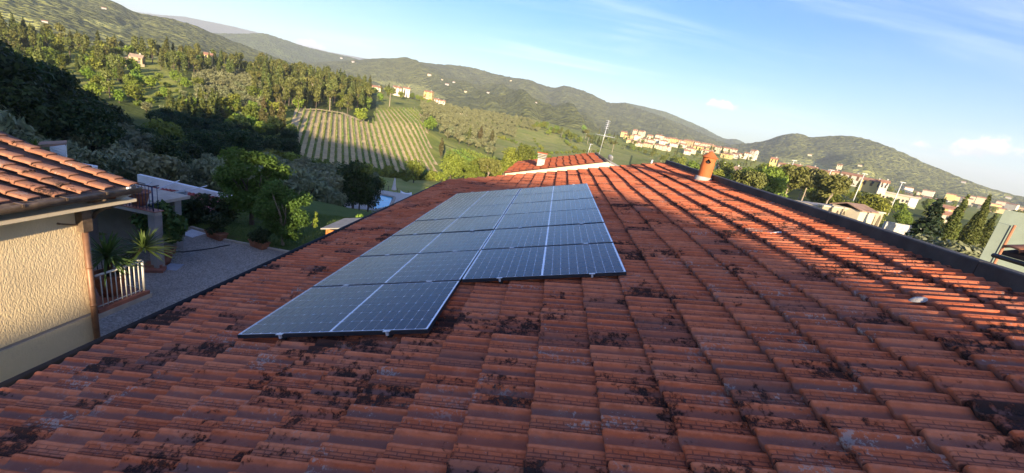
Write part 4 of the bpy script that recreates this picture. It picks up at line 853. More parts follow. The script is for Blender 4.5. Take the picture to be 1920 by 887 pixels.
d = MB(); P = [GP(x,y)+np.array([0,0,.02]) for x, y in ((322,473),(345,473),(380,469),(400,466),(413,463),(431,460))]; d.tube(P, .022, 6); tag(obj('garden_hose', d, 'hose'), 'dark garden hose winding over the gravel', 'hose')
st = thing('steps', 'low red tiled steps at the foot of the terrace pillar', 'steps', tuple(GP(292,508)))
for k in range(2): obj('step', MB().box((-.2*k,.15*k,.06+.1*k),(.55,.4,.11),rz=.5,bev=.01), 'floor_tile_red', st)
# lemon tree in a big clay pot
p = GP(306,494); lm = thing('potted_lemon_tree', 'round dark lemon tree in a big clay pot on the gravel', 'tree', (p[0],p[1],ZG+.02))
obj('pot', MB().lathe([(.26,0),(.33,.25),(.39,.52),(.45,.53),(.46,.62),(.40,.62),(.38,.55)], (0,0,0), 28), 'terracotta_pot', lm)
lm.scale = (.84,.84,.92); obj('trunk', limbs(1.15,.045,.6,2.2,6,3), 'bark', lm); obj('crown', crown_mesh('crown', blobset(12,22,.72,.66,1.85,.40), 3200, .13, 12, 'leaf_lemon'), None, lm)
r = random.Random(2)
for k in range(3): q = GP(290+k*17, 478+r.uniform(-4,8)); pp = thing('plant_pot', ['small dark pot left of the lemon tree','small dark pot behind the lemon tree pot','small dark pot right of the lemon tree'][k], 'pot', (q[0],q[1],ZG)); obj('pot', MB().lathe([(.09,0),(.13,.22),(.14,.26),(.12,.26)], (0,0,0), 14), 'terracotta_pot', pp)
# planters on the lawn edge
for (px, py, w_, lab, sd, hh) in ((406,447,.95,'rectangular clay planter with a dense dark shrub at the end of the kerb',5,.62),(486,464,.85,'low clay planter with a sparse dark shrub on the lawn',6,.42)):
    p = GP(px,py); t_ = thing('planter', lab, 'planter', (p[0],p[1],ZG+.01), -.25); d = MB(); w2 = w_/2
    d.add([(-w2*.85,-.16,0),(w2*.85,-.16,0),(w2*.85,.16,0),(-w2*.85,.16,0),(-w2,-.20,.30),(w2,-.20,.30),(w2,.20,.30),(-w2,.20,.30)], [(3,2,1,0),(0,1,5,4),(1,2,6,5),(2,3,7,6),(3,0,4,7),(4,5,6,7)]); obj('trough', d, 'terracotta_pot', t_)
    obj('rim', MB().box((0,-.20,.30),(w_+.05,.04,.06)).box((0,.20,.30),(w_+.05,.04,.06)).box((-w2,0,.30),(.04,.37,.06)).box((w2,0,.30),(.04,.37,.06)), 'terracotta_pot', t_)
    obj('shrub', crown_mesh('shrub', blobset(sd,10,w_*.45,hh*.5,.32+hh*.6,.22), 900, .075, sd, 'leaf_shrub'), None, t_)
# garden trees
def lawn_z(y): return -5.52-max(0,y-16.5)*.16
p = GP(472,420); tree('leafy_tree', 'big leafy green garden tree with layered foliage on the lawn', 'tree', (p[0],p[1],lawn_z(p[1])-.05), crown_mesh('crown', blobset(31,40,1.5,1.30,2.45,.55,.6), 15000, .095, 31, 'leaf_garden', shell=.4), limbs(1.0,.11,1.3,3.4,8,31))
p = GP(530,459); tree('feathery_tree', 'finer feathery green tree in front of the big garden tree', 'tree', (p[0],p[1],lawn_z(p[1])-.05), crown_mesh('crown', blobset(33,34,.95,1.15,1.85,.42,.8), 12000, .07, 33, 'leaf_feather', shell=.3), limbs(.85,.07,.9,3.2,9,33), bark='bark_pale')
p = hitY(592,410,15.2); d = MB(); sh_ = thing('sunlit_branch', 'bright yellow-green sprig sticking out of the feathery tree', 'branch', tuple(p))
obj('twig', MB().tube([(-.25,-.1,-.5),(-.1,0,-.1),(.05,0,.5)], .012, 5), 'bark', sh_); obj('leaves', crown_mesh('leaves', [(.02,0,.30,.10,.14,.28),(-.10,0,-.15,.14,.16,.20),(.13,0,-.05,.12,.14,.20),(.0,0,-.45,.14,.14,.14)], 110, .12, 34, 'leaf_bright', shell=.2), None, sh_, loc=(0,0,0)); sh_.scale = (.6,.6,.75)
for (px, py, dz, rx, rz_, n_, lab, sd) in ((348,416,0,.85,.62,4200,'broad dark rounded bush behind the potted lemon tree',41),(408,418,0,.6,.6,1300,'thin dark bush with bare stems between bush and garden tree',42),(300,425,0,.8,.6,1500,'low dark shrub at the foot of the terrace',43)):
    p = GP(px,py); t_ = thing('bush', lab, 'bush', (p[0],p[1]+.3,ZG-.1)); obj('foliage', crown_mesh('foliage', blobset(sd,20,rx,rz_,rz_+.15,.42), n_, .11, sd, 'leaf_shrub', shell=.35), None, t_); obj('stems', limbs(.25,.035,rx*.7,rz_*2,7,sd), 'bark', t_)
p = np.array([-5.9,6.6,-5.5]); t_ = thing('shrub', 'dark low shrubs in the gap under the balcony', 'shrub', tuple(GP(240,600,-5.5)*0+np.array(hitX(235,598,-5.6)*np.array([1,1,0])+np.array([0,0,-4.7])))); obj('foliage', crown_mesh('foliage', [(k*.45-.9,k*.3-.6,.2+.1*(k % 2),.42,.42,.36) for k in range(6)]+[(k*.45-.9,k*.3-.2,.0,.42,.42,.36) for k in range(6)], 2600, .10, 47, 'leaf_shrub'), None, t_)
# red-roofed outbuilding with white parapet
YW = 19.0; wl = hitY(257,327,YW); wl2 = hitY(257,345,YW); wr = hitY(455,372,YW)
ob = thing('outbuilding', 'low outbuilding with red sheet roof below a long white wall', 'outbuilding', (-18, 18, -7.5))
d = MB(); d.slab([wl, np.array([wr[0],YW,wr[2]]), (wr[0],YW,-8),(wl[0],YW,-8)], .22, (0,-1,0)); obj('parapet_wall', d, 'white_wall', ob, True)
zE = -5.95; q = [hitZ(x,y,zE) for x, y in ((230,395),(287,371),(352,358))]
rA = hitY(258,346,YW-.03); rB = hitY(447,376,YW-.03); lowL = hitY(250,396,YW-2.6); lowR = hitY(408,402,YW-2.6)
nR = 26
for k in range(nR):
    u0, u1 = k/nR, (k+1)/nR; T0 = rA+(rB-rA)*u0; T1 = rA+(rB-rA)*u1; L0 = lowL+(lowR-lowL)*u0; L1 = lowL+(lowR-lowL)*u1; m0 = .62
    d = MB(); up = np.array([0,0,.05]); d.add([T0,T0*(1-m0)+T1*m0+up,T1,L0,L0*(1-m0)+L1*m0+up,L1], [(0,3,4,1),(1,4,5,2)]); obj('roof_sheet', d, 'red_sheet', ob, True)
fl = hitY(287,369,YW-2.0); fr = hitY(347,357,YW-2.0)
d = MB(); d.slab([fl+np.array([0,0,.06]), fr+np.array([0,0,.06]), fr-np.array([0,0,.06]), fl-np.array([0,0,.06])], .08, (0,-1,0)); obj('fascia', d, 'fascia_white', ob, True)
d = MB(); d.slab([fl-np.array([0,-.05,.06]), fr-np.array([0,-.05,.06]), (fr[0],YW-1.95,-7.6),(fl[0],YW-1.95,-7.6)], .1, (0,-1,0)); obj('front_wall', d, 'shed_blue', ob, True)
for (a_, b_) in (((262,357),(284,344)),((298,357),(336,340)),((350,362),(388,350))): obj('stay', MB().tube([hitY(*a_,YW-1.6)+np.array([0,0,.08]), hitY(*b_,YW-.1)+np.array([0,0,.05])], .03, 6), 'fascia_white', ob, True)
# white walled terrace seen above the left roof, with a palm
zz_ = float(atR(110,275,30)[2]); q = [atR(x,y,30) for x, y in ((93,276),(122,272),(124,300),(96,306))]; d = MB(); tw = thing('garden_wall', 'short white wall end with brown coping above the left roof', 'wall', tuple(q[3]))
d.slab(q, .9, (0.75,-.65,0)); obj('wall', d, 'white_wall', tw, True); P = [atR(x,y,30.1) for x, y in ((62,272),(123,269),(123.5,273),(62,277))]; d = MB(); d.slab(P, .95, (0.75,-.65,0)); obj('coping', d, 'roof_brown', tw, True)
q = [atR(x,y,29) for x, y in ((130,304),(183,313),(183,322),(150,316))]; d = MB(); d.slab(q, .3, (.75,-.65,0)); tag(obj('low_wall', d, 'white_wall'), 'low pale wall strip just above the left roof edge', 'wall')
p = atR(68,290,29); t_ = thing('palm', 'small spiky palm above the left tiled roof', 'palm', tuple(p)); d = MB(); spiky(d, (0,0,.25), 90, 1.1, .03, random.Random(9), .5); me = d.mesh('fronds'); at = me.attributes.new('lr','FLOAT','POINT'); at.data.foreach_set('value', np.repeat(np.random.RandomState(1).rand(len(me.vertices)//12), 12)); obj('fronds', me, 'leaf_yucca', t_); obj('trunk', MB().tube([(0,0,-2.5),(0,0,.25)], .12, 8), 'bark', t_)
# clothes lines / wires
for k, (a_, b_) in enumerate((((186,316),(272,345)),((180,322),(268,352)),((186,330),(262,358)))): 
    A_, B_ = atR(*a_,24), atR(*b_,19); tag(obj('wire', MB().tube([A_,(A_+B_)/2-np.array([0,0,.08]),B_], .012, 5), 'black_metal'), ['highest thin dark wire strung from the left roof to the outbuilding','middle thin dark wire strung from the left roof to the outbuilding','lowest thin dark wire strung from the left roof to the outbuilding'][k], 'wire', 'wires over the outbuilding')
# shed
sh = thing('garden_shed', 'small wooden garden shed with grey felt roof behind our eave', 'shed', (-5.2, 13.0, ZG)); A_ = hitZ(601,428,-3.3); Bq = hitY(651,427,A_[1]); y2 = float(hitX(646,407,A_[0])[1]); slp = (Bq[2]-A_[2])/(Bq[0]-A_[0]); Wd = 1.25
rt = np.array([A_[0]+Wd,A_[1],A_[2]+slp*Wd]); d = MB(); d.slab([A_, rt, rt+np.array([0,y2-A_[1],0]), A_+np.array([0,y2-A_[1],0])], .05); r3 = rt+np.array([Wd,0,-slp*Wd]); d.slab([rt, r3, r3+np.array([0,y2-A_[1],0]), rt+np.array([0,y2-A_[1],0])], .05); obj('roof', d, 'shed_felt', sh, True)
x0_ = A_[0]+.17; 
for k in range(14): z = ZG+.02+k*.152; obj('plank', MB().box((x0_+1.05,A_[1]+.22,z+.075),(2.1,.03,.146),bev=.006), 'wood_orange', sh, True)
for k in range(14): z = ZG+.02+k*.152; obj('plank', MB().box((x0_,(A_[1]+y2)/2+.05,z+.075),(.03,y2-A_[1]-.40,.146),bev=.006), 'wood_orange', sh, True)
obj('corner_post', MB().box((x0_,A_[1]+.21,ZG+1.1),(.08,.08,2.2),bev=.005), 'wood_orange', sh, True)
obj('leaf_ball', crown_mesh('leaf_ball', [(0,0,0,.14,.14,.08)], 40, .09, 3, 'leaf_bright'), None, sh, loc=Vector(hitY(674,405,14.4))-sh.location)
# ------------------------------------------------------------------ far trees: one mesh each, crown and trunk together
def far_tree(name, blobs, n, size, mat, th, tr, seed, bark='bark', branches=3, **k):
    V, Fq, lr = leaves(blobs, n, size, seed, **k); d = MB(); d.tube([(0,0,-.6),(.05,0,th*.5),(0,.05,th)], [tr*1.2,tr,tr*.7], 6, cap=False)
    r = random.Random(seed); zt2 = max(b[2] for b in blobs)
    for q in range(branches): a = r.uniform(0,6.28); rad = max(abs(b[0]) for b in blobs)*.6+.05; d.tube([(0,0,th*.8),(rad*math.cos(a),rad*math.sin(a),th+(zt2-th)*.6)], [tr*.5,tr*.2], 5, cap=False)
    nv = len(V); V2 = np.array(d.v); fs = np.concatenate([Fq, np.array(d.f)+nv]); me = mk_mesh(name, np.concatenate([V, V2]), fs, {'lr': np.concatenate([lr, np.zeros(len(V2))])})
    me.materials.append(MATS[mat]); me.materials.append(MATS[bark]); mi = np.zeros(len(fs), np.int32); mi[len(Fq):] = 1; me.polygons.foreach_set('material_index', mi); return me
def column(seed, h, r, n, size, mat, base=.6, name='cypress_tree'):
    k = 14; bl = []
    for q in range(k):
        u = (q+.5)/k; rr_ = r*(.55+.9*u if u < .35 else 1.0-(max(0,u-.35)/.65)**1.6*.93); bl.append((random.Random(seed*50+q).uniform(-.15,.15)*r, random.Random(seed*70+q).uniform(-.15,.15)*r, base+(h-base)*u, max(.12*r,rr_), max(.12*r,rr_), h/k*.85))
    return far_tree(name, bl, n, size, mat, h*.7, .13, seed, branches=0, shell=.6, upb=.5, aspect=2.2)
FT = {
 'olive': [far_tree('olive_tree', blobset(100+k,9,1.7,.75,2.3,.85,.8), 330, .42, 'leaf_far_olive', 1.3, .16, 100+k, shell=.45) for k in range(4)],
 'cyp': [column(200+k, 12.5, 1.15+.2*k, 620, .55, 'leaf_cypress') for k in range(3)],
 'cypb': [column(210+k, 11, 1.5, 620, .55, 'leaf_cypress_brown', base=1.6) for k in range(2)],
 'pine': [far_tree('pine_tree', blobset(220+k,14,3.0,.9,8.8,1.5,.6), 700, .60, 'leaf_pine', 7.6, .22, 220+k, 'bark_pale', 5, shell=.45) for k in range(3)],
 'mpine': [far_tree('pine_tree', blobset(225+k,16,2.0,3.0,7.6,1.2,.9,.5), 700, .58, 'leaf_pine', 7.0, .2, 225+k, 'bark', 3, shell=.45) for k in range(2)],
 'broad': [far_tree('broadleaf_tree', blobset(230+k,18,2.6,2.2,4.6,1.5,.85), 900, .55, 'leaf_broad', 2.4, .2, 230+k, shell=.45) for k in range(4)],
 'lime': [far_tree('broadleaf_tree', blobset(240+k,15,2.1,1.9,3.9,1.3,.85), 700, .50, 'leaf_lime', 2.2, .18, 240+k, shell=.45) for k in range(2)],
 'wood': [far_tree('woodland_tree', blobset(250+k,24,3.0,2.8,5.6,1.5,.85), 4200, .30, 'leaf_wood', 2.6, .22, 250+k, shell=.4) for k in range(4)],
 'nolive': [far_tree('olive_tree', blobset(260+k,14,1.6,.9,2.3,.75,.85), 1800, .20, 'leaf_olive', 1.2, .15, 260+k, shell=.35, aspect=2.4) for k in range(4)],
 'nbroad': [far_tree('broadleaf_tree', blobset(270+k,26,2.9,2.4,5.0,1.4,.85), 4200, .33, 'leaf_broad', 2.4, .2, 270+k, shell=.4) for k in range(4)],
 'npine': [far_tree('pine_tree', blobset(280+k,20,2.9,1.3,7.0,1.25,.7), 3000, .36, 'leaf_pine', 5.4, .17, 280+k, 'bark_pale', 7, shell=.4) for k in range(3)],
 'vbush': [far_tree('bush', blobset(290+k,10,1.5,.7,1.1,.8,.85), 420, .38, 'leaf_broad', .5, .1, 290+k, shell=.45) for k in range(3)],
}
KIND = {'olive':('olive_tree','tree'),'nolive':('olive_tree','tree'),'cyp':('cypress_tree','tree'),'cypb':('cypress_tree','tree'),'pine':('pine_tree','tree'),'mpine':('pine_tree','tree'),'broad':('broadleaf_tree','tree'),'nbroad':('leafy_tree','tree'),'lime':('bright_green_tree','tree'),'wood':('woodland_tree','tree'),'npine':('pine_tree','tree'),'vbush':('bush','bush')}
RT = random.Random(17)
def put(kind, x, y, s=1.0, label='', group=None, z=None, sz=None, rz=None):
    o = bpy.data.objects.new(KIND[kind][0], RT.choice(FT[kind])); C.objects.link(o)
    o.location = (x, y, zt1(x,y) if z is None else z); o.rotation_euler = (RT.gauss(0,.03), RT.gauss(0,.03), RT.uniform(0,6.28) if rz is None else rz); q = s*RT.uniform(.9,1.1)
    o.scale = (q, q, q*RT.uniform(.92,1.08) if sz is None else sz); return tag(o, label, KIND[kind][1], group)
def scatter_stuff(name, kind, pts, smin, smax):
    co, fi, li, mi_ = [], [], [], []; off = 0; mats = list(FT[kind][0].materials); data = []
    for me in FT[kind]:
        v = np.empty(len(me.vertices)*3, np.float32); me.vertices.foreach_get('co', v); q = np.empty(len(me.loops), np.int32); me.loops.foreach_get('vertex_index', q); l = np.empty(len(me.vertices), np.float32); me.attributes['lr'].data.foreach_get('value', l); m_ = np.empty(len(me.polygons), np.int32); me.polygons.foreach_get('material_index', m_); data.append((v.reshape(-1,3), q.reshape(-1,4), l, m_))
    for (x, y) in pts:
        v, q, l, m_ = data[RT.randrange(len(data))]; a = RT.uniform(0,6.28); s = RT.uniform(smin, smax); Rm = np.array([[math.cos(a),-math.sin(a),0],[math.sin(a),math.cos(a),0],[0,0,1]])*s
        co.append(v@Rm.T+np.array([x,y,zt1(x,y)])); fi.append(q+off); off += len(v); li.append(l); mi_.append(m_)
    me = mk_mesh(name, np.concatenate(co), np.concatenate(fi), {'lr': np.concatenate(li)})
    for m_ in mats: me.materials.append(m_)
    me.polygons.foreach_set('material_index', np.concatenate(mi_)); return tag(obj(name, me, None), kind='stuff')
def sample(n, az0, az1, r0, r1, dmin, rng, ok=None, tries=40):
    out = []
    for _ in range(n*tries):
        if len(out) >= n: break
        a = rng.uniform(az0, az1); r = math.sqrt(rng.uniform(r0*r0, r1*r1)); x, y = pol(a, r)
        if ok and not ok(a, r, x, y): continue
        if all((x-p[0])**2+(y-p[1])**2 > dmin*dmin for p in out): out.append((x, y, a, r))
    return out
# ------------------------------------------------------------------ vineyard: vine rows, tilled strips
va = math.radians(azel(644,-68)[0]); vd = np.array([math.sin(va), math.cos(va)]); vp = np.array([math.cos(va), -math.sin(va)])
vq = [ground(x, y)[:2] for x, y in ((543,312),(600,316),(690,325),(822,334),(800,262),(783,207),(740,205),(702,207),(698,232),(672,229),(640,216),(600,209),(556,206))]
pu = np.array([q@vp for q in vq]); pitch = 2.12
u = pu.min()+1.0; rowi = 0; strips = []
while u < pu.max():
    ts = []; n = len(vq)
    for i in range(n):
        a_, b_ = vq[i], vq[(i+1) % n]; ua, ub = a_@vp, b_@vp
        if (ua > u) != (ub > u): f_ = (u-ua)/(ub-ua); ts.append((a_+(b_-a_)*f_)@vd)
    ts.sort()
    for t0, t1 in zip(ts[::2], ts[1::2]):
        if t1-t0 < 5: continue
        strips.append((u, t0, t1))
    u += pitch
rv = np.random.RandomState(3)
for i, (u, t0, t1) in enumerate(strips):
    for off_, w_, m_, nm, dzz in ((pitch/2, 1.28, 'tilled_soil', 'tilled_strip', .10), (0.0, 0.80, 'strip_grass', 'grass_strip', .07)):
        n = max(4, int((t1-t0)/3)); tt = np.linspace(t0, t1, n); vs = []
        for t_ in tt:
            for sgn in (-1, 1): p = vp*(u+off_+sgn*w_/2*(1+.12*math.sin(t_*.9+i)))+vd*t_; vs.append((p[0], p[1], zt1(p[0],p[1])+dzz))
        d = MB(); d.add(vs, [(2*k, 2*k+1, 2*k+3, 2*k+2) for k in range(n-1)]); tag(obj(nm, d, m_), kind='structure')
    L = t1-t0; n = int(L*16); tt = rv.uniform(t0, t1, n); 
    gap = (vnoise(tt*.45, np.full(n, i*3.3), 2) > .22); tt = tt[gap]; n = len(tt)
    c = vp[None]*(u+rv.normal(size=n)*.13)[:,None]+vd[None]*tt[:,None]; hz = rv.uniform(.25,1.1,n)*(.85+.3*vnoise(tt*.3, np.full(n,i*1.7), 4)); z = zt(c[:,0], c[:,1])+.07+hz
    nrm = rv.normal(size=(n,3)); nrm /= np.linalg.norm(nrm,axis=1)[:,None]; a_ = np.cross(nrm, rv.normal(size=(n,3))); a_ /= np.linalg.norm(a_,axis=1)[:,None]; b_ = np.cross(nrm,a_); s = rv.uniform(.10,.24,n)[:,None]
    ctr = np.stack([c[:,0],c[:,1],z],-1); V = np.stack([ctr-a_*s,ctr-b_*s*.8,ctr+a_*s,ctr+b_*s*.8],1).reshape(-1,3)
    m0 = vp*u+vd*t0; t_ = thing('vine_row', 'row of staked green vines running up the big sunlit and shaded vineyard', 'vines', (m0[0], m0[1], zt1(m0[0],m0[1])), 0, 'vine rows of the big vineyard')
    if len(strips) > 1: t_['label'] = f'green vine row of the big vineyard, {ORD[i] if i < 30 else i} row counted from its left edge'
    obj('foliage', mk_mesh('foliage', V-np.array(t_.location), np.arange(4*n).reshape(n,4), {'lr': np.repeat(rv.rand(n),4)}), 'leaf_vine', t_)
    d = MB()
    for tp in np.arange(t0+.3, t1, 6.0): p = vp*u+vd*tp; d.box((p[0],p[1],zt1(p[0],p[1])+.9),(.09,.09,1.8))
    if d.v: tag(obj('stakes', d, 'bark_pale', t_, True), kind='stuff')
trk = [ground(x,y) for x, y in ((536,322),(545,304),(552,240),(560,206),(600,206),(640,212),(672,225),(690,232))]
d = MB(); vs = []
for i in range(len(trk)-1):
    n = 6
    for k in range(n):
        p = trk[i]+(trk[i+1]-trk[i])*k/n; q = (trk[i+1]-trk[i])[:2]; q = q/np.linalg.norm(q); nn_ = np.array([q[1],-q[0]])
        for sgn in (-1,1): xy = p[:2]+nn_*sgn*1.3; vs.append((xy[0],xy[1],zt1(*xy)+.13))
d.add(vs, [(2*k,2*k+1,2*k+3,2*k+2) for k in range(len(vs)//2-1)]); tag(obj('farm_track', d, 'dirt_track'), kind='structure')
# the small bright vineyard right of it
sd = np.array([math.sin(math.radians(-2)), math.cos(math.radians(-2))]); 
va2 = math.radians(-40); vd2 = np.array([math.sin(va2), math.cos(va2)]); vp2 = np.array([math.cos(va2), -math.sin(va2)])
sq = [ground(x,y)[:2] for x, y in ((835,300),(838,284),(880,284),(935,300),(945,318),(900,316))]; pu2 = np.array([q@vp2 for q in sq]); u = pu2.min()+1; i = 0
while u < pu2.max():
    ts = []
    for k in range(len(sq)):
        a_, b_ = sq[k], sq[(k+1) % len(sq)]; ua, ub = a_@vp2, b_@vp2
        if (ua > u) != (ub > u): f_ = (u-ua)/(ub-ua); ts.append((a_+(b_-a_)*f_)@vd2)
    ts.sort()
    for t0, t1 in zip(ts[::2], ts[1::2]):
        n = int((t1-t0)*12); 
        if n < 20: continue
        tt = rv.uniform(t0,t1,n); c = vp2[None]*(u+rv.normal(size=n)*.2)[:,None]+vd2[None]*tt[:,None]; z = zt(c[:,0],c[:,1])+rv.uniform(.3,1.4,n)
        nrm = rv.normal(size=(n,3)); a_ = np.cross(nrm, rv.normal(size=(n,3))); a_ /= np.linalg.norm(a_,axis=1)[:,None]; b_ = np.cross(nrm,a_); b_ /= np.linalg.norm(b_,axis=1)[:,None]; ctr = np.stack([c[:,0],c[:,1],z],-1); s = .26
        V = np.stack([ctr-a_*s,ctr-b_*s,ctr+a_*s,ctr+b_*s],1).reshape(-1,3)
        if i < 29: tag(obj('vine_row', mk_mesh('vine_row', V, np.arange(4*n).reshape(n,4), {'lr': np.repeat(rv.rand(n),4)}), 'leaf_vine'), f'bright vine row in the small vineyard beyond the roof, {ORD[i]} from the left', 'vines', 'vine rows of the small vineyard'); i += 1
    u += 2.6
# ------------------------------------------------------------------ woods and single trees
sp_pts = [azel(x, y) for x, y in [(-200,20),(-100,50),(0,85),(60,120),(120,140),(170,165),(230,210),(300,240),(335,262),(360,268)]]
def sp_el(a): return float(np.interp(a, [p[0] for p in sp_pts], [p[1] for p in sp_pts]))
G1 = 'dark shaded trees of the wood at the left'
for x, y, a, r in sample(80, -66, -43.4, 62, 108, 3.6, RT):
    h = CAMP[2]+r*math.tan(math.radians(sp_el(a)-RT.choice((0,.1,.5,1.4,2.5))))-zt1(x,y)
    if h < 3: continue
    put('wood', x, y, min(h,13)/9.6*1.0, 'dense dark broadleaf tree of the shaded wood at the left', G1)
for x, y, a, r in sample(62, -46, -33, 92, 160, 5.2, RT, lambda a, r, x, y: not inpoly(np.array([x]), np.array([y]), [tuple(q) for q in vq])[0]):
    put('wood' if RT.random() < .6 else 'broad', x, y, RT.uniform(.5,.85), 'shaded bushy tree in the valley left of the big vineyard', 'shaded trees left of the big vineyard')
# olives below the garden
poolq = [tuple(hitZ(x,y,-13.5)[:2]) for x, y in ((655,345),(800,352),(800,400),(690,410))]
def clear_pool(a, r, x, y): return not inpoly(np.array([x]), np.array([y]), poolq)[0] and not (a > -28 and r < 62)
for x, y, a, r in sample(105, -62, -24, 43, 82, 2.8, RT, clear_pool): put('nolive', x, y, RT.uniform(.9,1.25), 'grey-green olive tree in the shaded grove behind the garden', 'olive trees behind the garden')
for k in range(26):
    a = -35.5+k*.82; x, y = pol(a, 127+RT.uniform(-2,2)); put('vbush', x, y, RT.uniform(.9,1.5), 'dark bush in the hedge along the foot of the vineyard', 'hedge bushes below the vineyard')
for px, py, s in ((508,290,1.0),(540,300,.9),(609,308,.8),(775,343,1.0),(760,340,.8),(812,338,.9),(850,340,1.1),(880,338,1.0),(915,333,1.1)):
    q = ground(px, py); put('broad' if s > .95 else 'vbush', q[0], q[1], s*.8, 'rounded green bush at the edge of the vineyard foot', 'bushes at the foot of the vineyards')
# cypress and pine wood above the vineyard
inv = lambda a, r, x, y: not inpoly(np.array([x]), np.array([y]), [tuple(q) for q in vq])[0]
G2 = 'trees of the cypress and pine wood above the vineyard'
for x, y, a, r in sample(250, -37.6, -25.2, 198, 345, 3.7, RT, lambda a, r, x, y: inv(a,r,x,y) and not (a > -30 and r < 222 and a > -26.6)):
    q = RT.random(); k = 'cyp' if q < .55 else 'mpine' if q < .8 else 'pine' if q < .9 else 'broad'
    put(k, x, y, RT.uniform(.72,1.0), {'cyp':'slender dark green cypress in the wood above the vineyard','mpine':'bushy pine in the wood above the vineyard','pine':'umbrella pine in the wood above the vineyard','broad':'round broadleaf tree in the wood above the vineyard'}[k], G2)
# tree belt along the left crest
for x, y, a, r in sample(170, -62, -37, 272, 345, 3.8, RT, lambda a, r, x, y: not (-49.3 < a < -46.2 and r < 312)):
    q = RT.random(); k = 'cyp' if q < .35 else 'mpine' if q < .65 else 'broad' if q < .92 else 'lime'
    put(k, x, y, RT.uniform(.65,1.0), {'cyp':'dark cypress in the tree belt on the left crest','mpine':'bushy pine in the tree belt on the left crest','broad':'broadleaf tree in the tree belt on the left crest','lime':'lime green tree in the tree belt on the left crest'}[k], 'tree belt along the left crest')
for x, y, a, r in sample(85, -62, -47.5, 195, 270, 5.0, RT): 
    k = RT.choice(('broad','broad','mpine','lime','cyp')); put(k, x, y, RT.uniform(.6,.9), {'cyp':'dark cypress on the sunlit slope below the farmhouse','mpine':'bushy pine on the sunlit slope below the farmhouse','broad':'broadleaf tree on the sunlit slope below the farmhouse','lime':'lime green tree on the sunlit slope below the farmhouse'}[k], 'trees on the slope left of the farmhouse')
for x, y, a, r in sample(70, -47.5, -42, 185, 262, 5.5, RT):
    k = RT.choice(('vbush','vbush','lime','olive','broad')); put(k, x, y, RT.uniform(.6,.9), {'vbush':'scrubby green bush on the clearing below the farmhouse','olive':'pale olive tree on the clearing below the farmhouse','broad':'broadleaf tree on the clearing below the farmhouse','lime':'lime green tree on the clearing below the farmhouse'}[k], 'bushes on the clearing below the farmhouse')
for x, y, a, r in sample(34, -45.2, -40.8, 160, 185, 2.6, RT): put('cyp', x, y, RT.uniform(.6,.85), 'slim cypress in the cluster beside the dark wood', 'cypress cluster beside the dark wood')
for x, y, a, r in sample(30, -40.5, -34.6, 160, 196, 4.5, RT, inv): k = RT.choice(('lime','broad','cypb')); put(k, x, y, RT.uniform(.6,.85), {'cypb':'brownish cypress at the left edge of the vineyard','broad':'broadleaf tree at the left edge of the vineyard','lime':'lime green tree at the left edge of the vineyard'}[k], 'trees at the left edge of the vineyard')
G3 = 'olive trees on the opposite hillside'
ol = sample(190, -42.6, -36.4, 180, 300, 3.6, RT, inv)
ol2 = sample(620, -18.6, -3.0, 205, 468, 3.9, RT, lambda a, r, x, y: inv(a,r,x,y) and not (a > -8.5 and r < 330) and not (a > -6 and r < 400), 12)
allo = sorted(ol+ol2, key=lambda q: q[3])
for x, y, a, r in allo[:130]: put('olive', x, y, RT.uniform(.85,1.15), 'small silvery olive tree in the groves on the opposite hillside', G3)
if len(allo) > 130: scatter_stuff('olive_grove', 'olive', [(q[0],q[1]) for q in allo[130:]], .85, 1.15)
# singled-out trees right of the vineyard
for px, py, kind, s, sz, lab in ((878,267,'cyp',.72,None,'thin dark cypress standing alone among olives, leftmost of three'),(898,268,'cypb',.95,None,'broad brown cypress with bare trunk among olives'),(920,272,'cypb',.85,None,'smaller brown cypress right of the bare-trunked one'),
    (826,296,'cypb',.62,None,'rounded brown cypress at the corner of the vineyard'),(804,247,'lime',1.0,None,'round bright green tree on the vineyard right edge'),(676,229,'lime',1.1,None,'lime green tree in the notch of the vineyard'),(560,205,'lime',.9,None,'green tree at the top left corner of the vineyard'),
    (730,200,'pine',1.0,None,'umbrella pine on the top edge of the vineyard'),(712,190,'lime',.9,None,'bright green tree left of the umbrella pine'),(838,190,'cyp',.8,None,'tall dark cypress beside the small white villa'),(865,182,'cyp',.6,None,'short cypress right of the tall one by the villa'),
    (985,212,'mpine',.8,None,'dark bushy pine on the crest above the olive slope'),(972,213,'lime',1.0,None,'bright green tree beside the dark crest pine'),(955,207,'broad',.9,None,'green tree leftmost on the olive crest'),
    (1093,247,'lime',1.5,None,'tallest bright green tree in front of the mountain'),(1122,254,'cyp',.9,None,'dark cypress group tree right of the tallest green tree')):
    q = ground(px, py); put(kind, q[0], q[1], s, lab)
for k in range(34):
    px = 1000+k*4.6; q = ground(px, 240+k*1.15+RT.uniform(-4,10)); kd = RT.choice(('broad','broad','mpine','lime')) if px < 1090 else RT.choice(('pine','pine','cyp','mpine'))
    put(kd, q[0], q[1], RT.uniform(.7,1.0), {'broad':'broadleaf tree in the grove before the town','mpine':'bushy pine in the grove before the town','lime':'lime green tree in the grove before the town','pine':'umbrella pine in the grove before the town','cyp':'cypress in the grove before the town'}[kd], 'grove on the crest before the town')
for px, py, s in ((965,300,1.25),(985,306,1.3),(1005,303,1.0),(950,300,.8)): 
    q = pol(azel(px,py)[0], 150); o = put('nbroad', q[0], q[1], s, 'dark green domed tree just left of the far orange roof', 'domed trees by the far orange roof')
for px, r_ in ((900,120),(925,122),(870,128),(890,112),(915,108),(845,122)): q = pol(azel(px,330)[0], r_); put(RT.choice(('nbroad','npine')) , q[0], q[1], RT.uniform(.8,1.0), 'yellow-green tree between the vineyard and the far roof', 'trees between vineyard and far roof')
